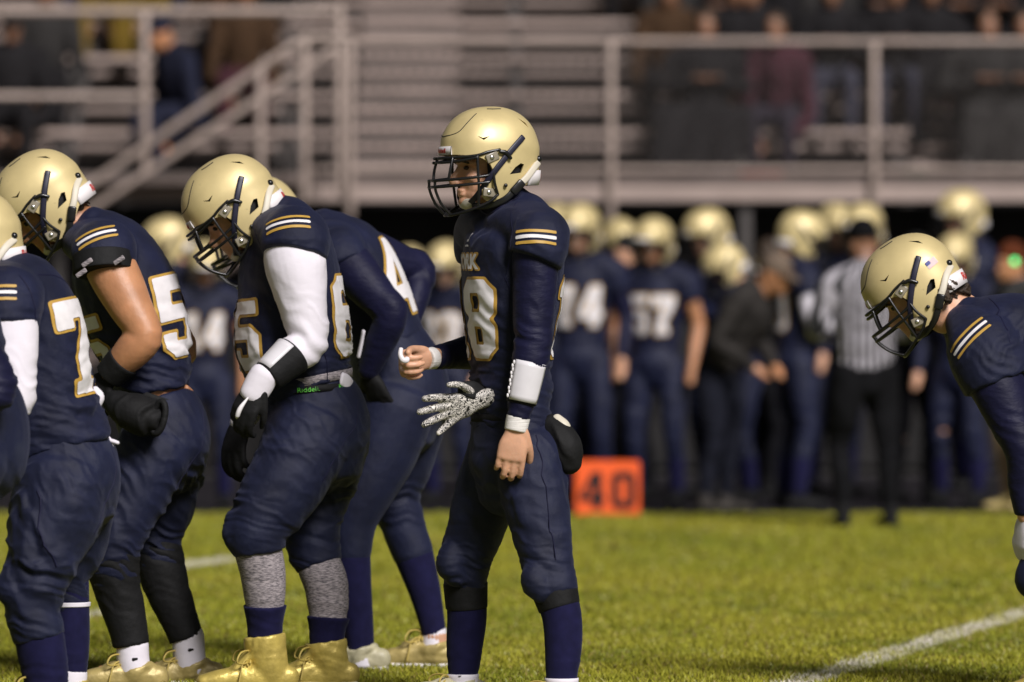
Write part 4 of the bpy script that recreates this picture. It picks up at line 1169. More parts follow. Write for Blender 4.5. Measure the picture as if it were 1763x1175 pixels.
    mpb = cyl_map(J(529, 676), J(528, 664), -l * -1, .17, .010, P.o)
    decal('belt_lettering', [(seg + np.array([.1, 0]), .016, 0, .0022, .002, M['green_print'])], be, cyl_map(J(529, 676), J(528, 664), V3(.05, -1, 0), .17, .011, P.o), be)
    decal('belt_lettering', [(seg, .016, 0, .0022, .002, M['green_print'])], be, cyl_map(J(529, 676), J(528, 664), V3(.75, -.66, 0), .17, .011, P.o), be)
    mb = MB(); mb.loft([J(528, 665), J(525, 650)], [(.186, .153), (.190, .158)], ref=l, seg=40, caps='ff', sub=2); link('undershirt_tail', mb.mesh(), M['heather'], root)
    t0 = MB(); t0.loft([J(588, 652, -.13), J(600, 660, -.09), J(609, 668, -.02)], [(.022, .006), (.026, .007), (.018, .005)], ref=UP, seg=12); link('towel', t0.mesh(), M['white_fab'], root)
    for L, r in ((LN, rn), (LF, rf)):
        s2 = MB(); s2.loft(L[4:], [r[4] * .95, r[5], r[6], r[7]], seg=24, caps='rf'); link('knee_sock', solid(s2, .007, 2, [(L[6], .1, .002, UP, .02)]), M['heather'], root)
        e = L[-1]; s3 = MB(); s3.loft([L[6] + V3(0, 0, -.004), (L[6] + e) / 2, e, e - V3(0, 0, .02)], [r[6] + .008, r[7] + .010, r[7] + .006, r[7] + .003], seg=24, caps='ff'); link('sock', solid(s3, .006, 1, [(e + UP * .03, .06, .003, UP + V3(.2, 0, 0), .018)]), M['navy_sock'], root)
        shoe(root, e + V3(.0, 0, 0) - f * .005, f, M['gold_shoe'], .185 if L is LN else .155, True, cr_=.063, k=1.2)
    put_helmet(hf, root)
lineman65()

# ============ lineman with bare arm (number 5x)
def lineman_bare():
    P = Player(20.95, 270, 'lineman with bare muscular arm, black bicep pad and black hand warmer at his hip', 3, 'skin_tan')
    J, root, l, f = P.J, P.root, P.l, P.f
    hf = helmet_frame(J(70, 340, -.02), 4, 38)
    T = head_pieces(P.bodymb, hf)
    P.bodymb.loft([J(172, 420), J(146, 394), J(108, 362)], [.085, .070, .066], ref=l)
    tp, tr = P.torso([(262, 676, .165, .130), (254, 640, .168, .136), (246, 600, .175, .148), (234, 556, .188, .162), (220, 510, .20, .168), (204, 466, .205, .160), (188, 432, .20, .138), (170, 408, .165, .105), (154, 394, .098, .08)])
    P.bodymb.loft(tp, [(a * .9, b * .9) for a, b in tr], ref=l)
    sh = J(180, 440, -.22); el_ = J(251, 580, -.30); wr = J(190, 645, -.24)
    sh2 = J(190, 440, .22); el2 = J(313, 596, .30); wr2 = J(262, 665, .2)
    P.bodymb.loft([sh, sh + (el_ - sh) * .3, sh + (el_ - sh) * .65, el_ + V3(0, 0, .005), el_ + (wr - el_) * .25, el_ + (wr - el_) * .6, wr], [.082, .083, .071, .056, .062, .054, .036], seg=22)
    P.bodymb.ell(J(262, 584, -.29), (.028, .03, .03))
    P.bodymb.loft([sh2, sh2 + (el2 - sh2) * .4, el2, (el2 + wr2) / 2, wr2], [.08, .072, .052, .05, .035], seg=18)
    LN = [J(265, 775, -.1), J(230, 850, -.12), J(203, 910, -.14), J(192, 955, -.14), J(199, 1000, -.13), J(211, 1045, -.12), J(221, 1085, -.12), J(229, 1128, -.12)]
    LF = [J(298, 770, .1), J(290, 845, .12), J(272, 910, .13), J(270, 950, .13), J(283, 1000, .12), J(300, 1045, .11), J(314, 1080, .1), J(325, 1112, .1)]
    rn = [.128, .118, .102, .090, .078, .072, .064, .056]; rf = [.118, .104, .090, .084, .074, .068, .060, .054]
    P.limb_skin(LN, rn, .88); P.limb_skin(LF, rf, .88); P.bodymb.ell(J(280, 735), (.14, .16, .12))
    for a in (LN[-1], LF[-1]): P.bodymb.loft([a, V3(a[0], a[1], .05), V3(a[0], a[1], .05) + f * .1], [.045, .04, .03])
    P.body(.0075, 3); P.eyes(T)
    mb = MB(); mb.loft(tp, tr, ref=l, seg=32, pw=2.2, caps='fr')
    for s, x in ((-1, -4), (1, 6)):
        mb.loft([J(160, 418), J(172 + x, 418, s * .10), J(182 + x, 432, s * .19), J(182 + x, 446, s * .21)], [(.11, .07), (.115, .082), (.108, .092), (.095, .09)], ref=f, seg=22)
        mb.loft([J(184 + x, 424, s * .19), J(182 + x, 440, s * .225), J(180 + x, 455, s * .24)], [(.106, .095), (.108, .098), (.102, .092)], ref=f, seg=24, caps='rf')
    mb.loft([J(166, 414), J(142, 392)], [(.10, .09), (.074, .074)], ref=l, caps='rf')
    zones = [(J(290, 640), .14, .011, (.2, 0, 1), .022), (J(230, 650, -.1), .12, .008, UP, .025), (J(200, 520, -.2), .12, .006, (.8, 0, .5), .04), (J(315, 590), .1, .008, UP, .03)]
    jer = link('jersey', solid(mb, .0058, 15, zones + [(tp[1], .20, .0045, V3(.25, .1, 1), .015), (tp[2], .28, .006, V3(.35, .2, 1), .04), (tp[4], .25, .004, V3(.8, .2, .6), .06)]), M['navy'], root)
    A, B = J(262, 676), J(210, 480)
    number('55', jer, A, B, -f, .165, .225, .265, P.o); number('55', jer, A, B, f, .165, .18, .22, P.o)
    P.stripes(jer, J(163, 404, -.3), (.9, 0, .40), (-.3, .45, .9), w=.135, gap=.020)
    band('bicep_pad', J(176, 438, -.245), J(178, 470, -.262), (.098, .092), (.100, .094), M['black_fab'], root, ref=f)
    tp_ = root.children[-1]
    for k, (xx, yy) in enumerate(((140, 470), (150, 452), (205, 448))):
        mb = MB(); mb.loft([J(xx - 8, yy + 6, -.342), J(xx + 8, yy - 5, -.348)], [(.008, .002)] * 2, ref=UP, seg=8); link('pad_print', mb.mesh(), M['heather'], tp_)
    band('wristband', el_ + (wr - el_) * .62, wr + (wr - el_) * .05, .058, .050, M['black_fab'], root)
    gm = MB(); hand_pieces(gm, wr, J(160, 672, -.22) - wr, (-.5, -.8, .3), -1, (.3, .5, .3), 1.08, .04, fr=.0115); link('glove', solid(gm, .006, 2), M['black_fab'], root)
    gm = MB(); hand_pieces(gm, wr2, J(235, 700, .18) - wr2, (-.5, .8, .3), 1, (.3, .5, .3), 1.08, .04, fr=.0115); link('glove', solid(gm, .008, 2), M['black_fab'], root)
    mb = MB()
    mb.loft([J(264, 684), J(270, 705), J(280, 735), J(288, 770), J(285, 800)], [(.160, .128), (.172, .142), (.184, .150), (.180, .145), (.13, .12)], ref=l, seg=30, caps='fr')
    mb.loft(LN[:5], rn[:5], seg=26, caps='rr'); mb.loft(LF[:5], rf[:5], seg=26, caps='rr')
    zones = [(J(330, 820), .12, .009, (.9, 0, .4), .03), (J(200, 935, -.2), .1, .008, (.3, 0, 1), .025), (J(285, 945), .1, .009, (.3, 0, 1), .022), (J(250, 800, -.2), .12, .006, (.6, 0, .8), .04)]
    pan = link('pants', solid(mb, .0058, 10, zones + [(LN[3], .11, .0045, V3(.25, .1, 1), .015), (LF[3], .11, .0045, V3(.25, .1, 1), .015), (LN[0], .16, .004, V3(.8, .1, .5), .022), (LN[1], .25, .005, V3(.6, .1, .8), .05), (LF[1], .25, .004, V3(.6, .1, .8), .05)]), M['navy_pants'], root)
    P.seam(pan, [J(345, 700, -.05), J(352, 740, -.08), J(340, 790, -.12), J(312, 850, -.15)], .002, M['navy_sleeve'])
    for L, r in ((LN, rn), (LF, rf)):
        s2 = MB(); s2.loft([L[3] + V3(0, 0, .02)] + L[3:7] + [L[6] + (L[7] - L[6]) * .62], [r[3] * .93, r[3] * 1.03, r[4] * 1.03, r[5], r[6], r[7] + .004], seg=26, caps='rf')
        link('leg_sleeve', solid(s2, .0065, 2, [(L[3], .09, .008, (.35, 0, 1), .02), (L[4], .1, .004, (.35, 0, 1), .024), (L[7], .06, .004, UP, .016)]), M['black_fab'], root)
        e = L[-1]; s3 = MB(); s3.loft([e + V3(-.002, 0, .035), e - V3(0, 0, .015), V3(e[0] + .008, e[1], .05)], [.053, .0535, .052], seg=24); so = link('sock', s3.mesh(), M['white_fab'], root)
        mb = MB(); mb.loft([e + V3(.004, -.052, -.012), e + V3(.016, -.05, -.010)], [.006, .004], seg=8); link('sock_logo', mb.mesh(), M['dark_print'], so)
        shoe(root, e + V3(.01, 0, 0) - f * .005, f, M['tan_shoe'], .085, True, cr_=.056, k=1.15, zk=.85)
    # black hand warmer worn on a belt
    mb = MB(); mb.loft([J(196, 692, -.24), J(220, 706, -.27), J(244, 716, -.28), J(262, 722, -.27)], [(.045, .04), (.066, .058), (.072, .064), (.066, .058)], ref=(0, 1, 0), seg=22)
    hw = link('hand_warmer', solid(mb, .007, 2, [(J(245, 716, -.33), .12, .009, (1, 0, -.4), .03)]), M['black_fab'], root)
    mb = MB(); c = J(262, 716, -.30)
    ring = [c + V3(.01 * math.sin(a), 0, 0) + V3(.022, -.02, -.006) + V3(.02 * math.cos(a), -.012 * math.cos(a), .052 * math.sin(a)) for a in np.linspace(0, 2 * math.pi, 14)]
    mb.loft(ring, [.011] * 14, seg=8, sub=2); link('cuff_ring', mb.mesh(), M['black_fab'], hw)
    mb = MB(); mb.loft([J(268, 678), J(264, 690)], [(.166, .134), (.168, .136)], ref=l, seg=36, caps='ff', sub=2); link('belt', mb.mesh(), M['black_fab'], root)
    mb = MB(); mb.loft([J(320, 668, -.05), J(328, 675, -.02), J(332, 682, .03)], [(.012, .01)] * 3, seg=10); link('bare_waist', mb.mesh(), P.skin, root)
    # hair at the nape, award stickers on the front of the helmet
    c, ff, ll, uu = hf; R = np.column_stack([ff, ll, uu])
    mb = MB(); mb.ell(c + R @ V3(-.085, 0, -.085), (.05, .07, .035), R); link('hair', solid(mb, .008, 1, [(c + R @ V3(-.085, 0, -.085), .2, .008, UP, .012)]), M['hair'], root)
    h = put_helmet(hf, root)
    star = poly_segments([[(math.cos(a) * r_, math.sin(a) * r_) for a, r_ in zip(np.linspace(math.pi / 2, math.pi * 2.5, 10, endpoint=False), [.5, .22] * 5)]])
    hb = HELM
    for (x, z) in ((.118, .055), (.128, .035), (.112, .030), (.105, .072), (.135, .060), (.132, .012), (.118, .010), (.142, .085)):
        d = nrm((x, .085, z))
        mpz = plane_map(np.array((x, .10, z)), (-.7, -.6, .0), (0, 0, 1), np.zeros(3))
        decal('award_star', [(star, .017, 0, .003, .0012, M['dark_print'])], hb, mpz, h)
    return h
lineman_bare()

# ============ lineman 7x at the left edge and the one in front of him
def lineman7():
    P = Player(19.3, 110, 'lineman with 7 on his back bent over at left edge, head cut off by frame', 5)
    J, root, l, f = P.J, P.root, P.l, P.f
    hf = helmet_frame(J(-52, 412, -.02), 0, 12)
    head_pieces(P.bodymb, hf)
    P.bodymb.loft([J(12, 505), J(-15, 480), J(-40, 450)], [.085, .072, .066], ref=l)
    tp, tr = P.torso([(102, 772, .182, .160), (92, 735, .180, .152), (78, 690, .184, .150), (66, 640, .192, .158), (55, 590, .202, .166), (42, 542, .210, .164), (24, 502, .20, .142), (4, 478, .16, .108), (-14, 462, .10, .082)])
    P.bodymb.loft(tp, [(a * .88, b * .88) for a, b in tr], ref=l)
    sh = J(12, 525, -.23); el_ = J(22, 690, -.30); wr = J(-60, 760, -.30); sh2 = J(30, 525, .23); el2 = J(60, 690, .28); wr2 = J(-20, 760, .2)
    for a, b, c in ((sh, el_, wr), (sh2, el2, wr2)): P.limb_skin([a, (a + b) / 2, b, (b + c) / 2, c], [.09, .08, .06, .055, .036], .9)
    LN = [J(104, 835, -.1), J(93, 890, -.12), J(76, 950, -.14), J(60, 1005, -.15), J(57, 1052, -.15), J(68, 1100, -.15), J(78, 1160, -.14), J(82, 1225, -.14)]
    LF = [J(132, 845, .1), J(126, 930, .12), J(113, 995, .13), J(117, 1040, .13), J(121, 1090, .13), J(122, 1130, .13), J(121, 1165, .13), J(120, 1200, .13)]
    rn = [.142, .138, .118, .098, .085, .076, .070, .056]; rf = [.125, .105, .078, .066, .060, .054, .048, .044]
    P.limb_skin(LN, rn, .88); P.limb_skin(LF, rf, .88); P.bodymb.ell(J(110, 810), (.15, .17, .12))
    for a in (LN[-1], LF[-1]): P.bodymb.loft([a, V3(a[0], a[1], .05), V3(a[0], a[1], .05) + f * .1], [.045, .04, .03])
    P.body(.0095)
    mb = MB(); mb.loft(tp, tr, ref=l, seg=32, pw=2.2, caps='fr')
    for s, x in ((-1, -4), (1, 12)):
        mb.loft([J(4, 500), J(10 + x, 498, s * .10), J(16 + x, 512, s * .20), J(16 + x, 530, s * .215)], [(.115, .075), (.120, .088), (.112, .096), (.10, .095)], ref=f, seg=22)
        mb.loft([J(16 + x, 505, s * .20), J(12 + x, 530, s * .235), J(10 + x, 562, s * .25)], [(.110, .098), (.112, .10), (.104, .094)], ref=f, seg=24, caps='rf')
    zones = [(J(150, 740), .16, .014, (.15, 0, 1), .026), (J(90, 750, -.1), .14, .009, UP, .028), (J(90, 560, -.2), .12, .006, (.9, 0, .4), .04), (J(20, 560, -.3), .08, .007, UP, .025)]
    jer = link('jersey', solid(mb, .0058, 15, zones + [(tp[1], .20, .0045, V3(.25, .1, 1), .015), (tp[2], .28, .006, V3(.35, .2, 1), .04), (tp[4], .25, .004, V3(.8, .2, .6), .06)]), M['navy'], root)
    A, B = J(102, 772), J(50, 560)
    number('77', jer, A, B, -f, .165, .285, .285, P.o)
    P.stripes(jer, J(-8, 509, -.3), (1, 0, .05), (0, .35, 1), w=.13, gap=.021)
    P.seam(jer, [J(36, 470, -.28), J(60, 505, -.30), J(66, 560, -.28), J(70, 600, -.25)], .0025, M['navy_sleeve'])
    P.seam(jer, [J(60, 480, -.15), J(100, 478, -.08), J(125, 490, -.0)], .002, M['navy_sleeve'])
    s2 = MB(); s2.loft([sh, sh + (el_ - sh) * .4, sh + (el_ - sh) * .75, el_, el_ + (wr - el_) * .5], [.094, .088, .076, .064, .058], seg=26, caps='rr')
    link('sleeve', solid(s2, .0065, 3, [(el_, .12, .006, (.5, 0, 1), .03)]), M['white_fab'], root)
    s2 = MB(); s2.loft([sh2, (sh2 + el2) / 2, el2, wr2], [.09, .08, .064, .04], seg=20); link('sleeve', solid(s2, .01, 2), M['white_fab'], root)
    for w_, dn in ((wr, -1), (wr2, 1)):
        gm = MB(); hand_pieces(gm, w_, f * .8 + V3(0, 0, -.6), (0, dn, .3), dn, (.3, .5, .3), 1.08, fr=.0115); link('glove', solid(gm, .008, 2), M['black_fab'], root)
    mb = MB()
    mb.loft([J(100, 758), J(106, 785), J(114, 820), J(112, 860), J(108, 890)], [(.176, .150), (.190, .162), (.198, .166), (.190, .158), (.14, .13)], ref=l, seg=30, caps='fr')
    mb.loft(LN[:6], rn[:5] + [.080], seg=26, caps='rf'); mb.loft(LF[:4], rf[:4], seg=26, caps='rr')
    mb.loft([J(32, 985, -.18), J(25, 1015, -.18), J(32, 1040, -.18)], [.05, .055, .04], ref=l)
    zones = [(J(60, 930, -.25), .12, .010, (.9, 0, .5), .04), (J(70, 1010, -.25), .10, .010, (.2, 0, 1), .03), (J(150, 880), .12, .008, (.8, 0, .5), .03), (J(110, 870, -.2), .12, .006, (.5, 0, .9), .04), (J(60, 1060, -.2), .1, .007, (.2, 0, 1), .025)]
    pan = link('pants', solid(mb, .0058, 10, zones + [(LN[3], .11, .0045, V3(.25, .1, 1), .015), (LF[3], .11, .0045, V3(.25, .1, 1), .015), (LN[0], .16, .004, V3(.8, .1, .5), .022), (LN[1], .25, .005, V3(.6, .1, .8), .05), (LF[1], .25, .004, V3(.6, .1, .8), .05)]), M['navy_pants'], root)
    P.seam(pan, [J(190, 780, -.06), J(200, 820, -.08), J(192, 860, -.12), J(165, 920, -.16)], .002, M['navy_sleeve'])
    P.seam(pan, [J(55, 840, -.28), J(80, 930, -.30), J(100, 980, -.28)], .003, M['navy_sleeve'])
    for L, r in ((LN, rn), (LF, rf)):
        k = 5 if L is LN else 3
        s2 = MB(); s2.loft(L[k - 1:], [r[k - 1] * .92] + [q for q in r[k:]], seg=24, caps='rf'); link('leg_sleeve', solid(s2, .007, 2, [(L[6], .1, .003, UP, .02)]), M['navy_sock'], root)
        e = L[-1]
        if L is LF:
            band('white_ring', L[3] + V3(0, 0, .006), L[3] - V3(0, 0, .008), rf[3] + .004, rf[3] + .003, M['white_fab'], root); e = L[6]
        s3 = MB(); s3.loft([e + V3(0, 0, .012), e - V3(0, 0, .05)], [.052, .050], seg=24); link('sock', s3.mesh(), M['white_fab'], root)
        shoe(root, L[-1], f, M['gold_shoe'], .10, True)
    # white towel tucked at the back
    mb = MB(); mb.loft([J(168, 752, -.02), J(180, 764, -.03), J(190, 776, -.03)], [(.022, .008), (.026, .009), (.014, .006)], ref=(1, 0, .4), seg=12); tw = link('towel', mb.mesh(), M['white_fab'], root)
    mb = MB(); mb.loft([J(182, 757, -.03), J(194, 760, -.03), J(203, 763, -.03)], [(.008, .006), (.012, .007), (.010, .006)], seg=10); link('towel_knot', mb.mesh(), M['white_fab'], tw)
    mb = MB(); mb.loft([J(163, 672, .02), J(170, 684, .02), J(168, 698, .02)], [.014, .018, .012], seg=10); link('shirt_tail', mb.mesh(), M['white_fab'], root)
    put_helmet(hf, root)
lineman7()

def lineman_edge():
    P = Player(18.7, -50, 'navy player at far left edge showing only hip and elbow', -10)
    J, root, l, f = P.J, P.root, P.l, P.f
    hf = helmet_frame(J(-235, 330, -.02), 0, 20)
    head_pieces(P.bodymb, hf)
    P.bodymb.loft([J(-165, 420), J(-190, 395), J(-215, 370)], [.085, .072, .066], ref=l)
    tp, tr = P.torso([(-60, 690, .180, .155), (-72, 640, .185, .150), (-92, 580, .20, .16), (-110, 520, .21, .165), (-130, 460, .21, .16), (-150, 415, .18, .12), (-172, 385, .10, .08)])
    P.bodymb.loft(tp, [(a * .88, b * .88) for a, b in tr], ref=l)
    sh = J(-130, 460, -.22); el_ = J(-5, 668, -.24); wr = J(-90, 720, -.30); sh2 = J(-130, 460, .22); el2 = J(-100, 620, .28); wr2 = J(-180, 700, .2)
    for a, b, c in ((sh, el_, wr), (sh2, el2, wr2)): P.limb_skin([a, (a + b) / 2, b, (b + c) / 2, c], [.08, .07, .056, .05, .036], .9)
    LN = [J(-60, 780, -.1), J(-95, 860, -.12), J(-130, 940, -.14), J(-130, 1010, -.14), J(-105, 1090, -.14), J(-90, 1165, -.14), J(-88, 1240, -.14)]
    LF = [J(-45, 780, .1), J(-85, 860, .12), J(-105, 940, .12), J(-100, 1010, .12), J(-75, 1090, .12), J(-60, 1165, .12), J(-58, 1220, .12)]
    r = [.135, .12, .095, .08, .07, .06, .05]
    P.limb_skin(LN, r, .88); P.limb_skin(LF, r, .88); P.bodymb.ell(J(-48, 745), (.14, .16, .12))
    for a in (LN[-1], LF[-1]): P.bodymb.loft([a, V3(a[0], a[1], .05), V3(a[0], a[1], .05) + f * .1], [.045, .04, .03])
    P.body(.012)
    mb = MB(); mb.loft(tp, tr, ref=l, seg=30, pw=2.2, caps='fr')
    for s in (-1, 1): mb.loft([J(-150, 440), J(-142, 445, s * .12), J(-132, 465, s * .21), J(-122, 500, s * .24)], [.09, .10, .10, .095], ref=f)
    jer = link('jersey', solid(mb, .009, 3, [(J(0, 670), .14, .012, UP, .025)]), M['navy'], root)
    for a, b, c in ((sh, el_, wr), (sh2, el2, wr2)):
        s2 = MB(); s2.loft([a, (a + b) / 2, b, (b + c) / 2, c], [.084, .074, .060, .054, .04], seg=20); link('sleeve', solid(s2, .008, 2, [(b, .1, .007, UP, .022)]), M['navy_sleeve'], root)
        gm = MB(); hand_pieces(gm, c, f * .7 - UP * .6, l, 1, (.3, .5, .3), 1.05, fr=.0115); link('glove', solid(gm, .008, 2), M['black_fab'], root)
    mb = MB()
    mb.loft([J(-60, 684), J(-52, 710), J(-46, 750), J(-52, 800), J(-60, 830)], [(.172, .150), (.186, .162), (.192, .165), (.18, .155), (.13, .12)], ref=l, seg=28, caps='fr')
    mb.loft(LN[:5], r[:5], seg=24); mb.loft(LF[:5], r[:5], seg=24)
    link('pants', solid(mb, .008, 3, [(J(10, 820), .12, .008, (.8, 0, .5), .03)]), M['navy_pants'], root)
    for L in (LN, LF):
        s2 = MB(); s2.loft(L[3:], [.076, .072, .062, .052], seg=20); link('leg_sleeve', s2.mesh(), M['navy_sock'], root)
        shoe(root, L[-1], f, M['gold_shoe'], .1, False)
    put_helmet(hf, root)
lineman_edge()

# ============ player 4x leaning behind 65
def player4():
    P = Player(21.9, 690, 'player with 4 on his back leaning with hands at his waist behind other players', -5)
    J, root, l, f = P.J, P.root, P.l, P.f
    hf = helmet_frame(J(440, 380, -.02), -4, 24)
    head_pieces(P.bodymb, hf)
    P.bodymb.loft([J(560, 415), J(520, 400), J(480, 392)], [.085, .072, .066], ref=l)
    tp, tr = P.torso([(672, 600, .165, .130), (656, 570, .168, .136), (640, 535, .178, .145), (622, 495, .19, .152), (604, 458, .20, .150), (586, 428, .195, .132), (568, 408, .16, .10), (552, 396, .098, .08)])
    P.bodymb.loft(tp, [(a * .88, b * .88) for a, b in tr], ref=l)
    sh = J(588, 440, -.22); el_ = J(675, 542, -.31); wr = J(634, 640, -.24)
    sh2 = J(605, 425, .22); el2 = J(724, 466, .34); wr2 = J(700, 570, .22)
    for a, b, c in ((sh, el_, wr), (sh2, el2, wr2)): P.limb_skin([a, (a + b) / 2, b, (b + c) / 2, c], [.075, .068, .052, .048, .034], .9)
    LN = [J(682, 700, -.1), J(656, 780, -.11), J(626, 848, -.12), J(608, 900, -.12), J(605, 955, -.12), J(609, 1015, -.11), J(616, 1075, -.1), J(622, 1135, -.1)]
    LF = [J(712, 710, .1), J(696, 790, .12), J(680, 850, .13), J(694, 905, .13), J(712, 955, .13), J(729, 1010, .13), J(740, 1055, .13), J(748, 1095, .13)]
    rn = [.140, .124, .102, .082, .068, .064, .056, .048]; rf = [.118, .106, .090, .078, .072, .060, .050, .043]
    P.limb_skin(LN, rn, .88); P.limb_skin(LF, rf, .88); P.bodymb.ell(J(690, 660), (.14, .16, .12))
    for a in (LN[-1], LF[-1]): P.bodymb.loft([a, V3(a[0], a[1], .05), V3(a[0], a[1], .05) + f * .1], [.045, .04, .03])
    P.body(.0095)
    mb = MB(); mb.loft(tp, tr, ref=l, seg=32, pw=2.2, caps='fr')
    for s, x in ((-1, -4), (1, 10)):
        mb.loft([J(560, 420), J(572 + x, 418, s * .10), J(584 + x, 432, s * .19), J(588 + x, 446, s * .21)], [(.10, .068), (.106, .08), (.100, .086), (.09, .085)], ref=f, seg=22)
        mb.loft([J(584 + x, 430, s * .20), J(592 + x, 446, s * .23), J(600 + x, 462, s * .245)], [(.092, .086), (.094, .088), (.088, .084)], ref=f, seg=24, caps='rf')
    mb.loft([J(562, 412), J(535, 400)], [(.095, .085), (.074, .074)], ref=l, caps='rf')
    jer = link('jersey', solid(mb, .008, 3, [(J(680, 580), .14, .008, (.5, 0, 1), .03), (J(610, 470, -.2), .1, .005, (.7, 0, .6), .04)]), M['navy'], root)
    A, B = J(672, 600), J(604, 458)
    number('41', jer, A, B, -f, .16, .215, .275, P.o)
    for a, b, c in ((sh, el_, wr), (sh2, el2, wr2)):
        s2 = MB(); s2.loft([a, a + (b - a) * .4, a + (b - a) * .75, b, (b + c) / 2, c], [.082, .078, .064, .056, .052, .037], seg=24); link('sleeve', solid(s2, .0075, 3, [(b, .1, .005, (.6, 0, .8), .03)]), M['navy_sleeve'], root)
    for c, kn, n_, sd in ((wr, J(655, 690, -.22), (-.6, -.7, .3), 1), (wr2, J(715, 620, .19), (-.2, .9, .2), -1)):
        gm = MB(); hand_pieces(gm, c, kn - c, n_, sd, (.2, .4, .3), 1.05, .05, fr=.0115); link('glove', solid(gm, .0075, 2), M['black_fab'], root)
    mb = MB(); mb.loft([J(626, 570, -.31), J(622, 592, -.30), J(617, 615, -.29)], [(.008, .004)] * 3, ref=UP, seg=10); link('towel', mb.mesh(), M['white_fab'], root)
    mb = MB()
    mb.loft([J(662, 582), J(674, 612), J(688, 650), J(697, 695), J(694, 735)], [(.162, .132), (.178, .150), (.190, .162), (.186, .158), (.14, .13)], ref=l, seg=30, caps='fr')
    mb.loft(LN[:5], rn[:5], seg=26); mb.loft(LF[:5], rf[:5], seg=26)
    pan = link('pants', solid(mb, .008, 3, [(J(740, 740), .12, .007, (.8, 0, .5), .035), (J(680, 860, .1), .1, .007, UP, .03)]), M['navy_pants'], root)
    P.seam(pan, [J(742, 620, -.05), J(758, 660, -.08), J(756, 710, -.1), J(735, 760, -.12)], .002, M['navy_sleeve'])
    for L, r, m_ in ((LN, rn, 'pale_shoe'), (LF, rf, 'tan_shoe')):
        s2 = MB(); s2.loft(L[4:], [q * .97 for q in r[4:]], seg=22, caps='rf'); link('leg_sleeve', solid(s2, .0075, 2), M['navy_sock'], root)
        e = L[-1]; s3 = MB(); s3.loft([e + V3(0, 0, .02), e - V3(0, 0, .03), V3(e[0], e[1], .05)], [r[-1] - .002, r[-1] + .002, r[-1] + .002], seg=20); link('sock', s3.mesh(), M['white_fab'], root)
        shoe(root, e, f, M[m_], .085, True)
    put_helmet(hf, root)
player4()

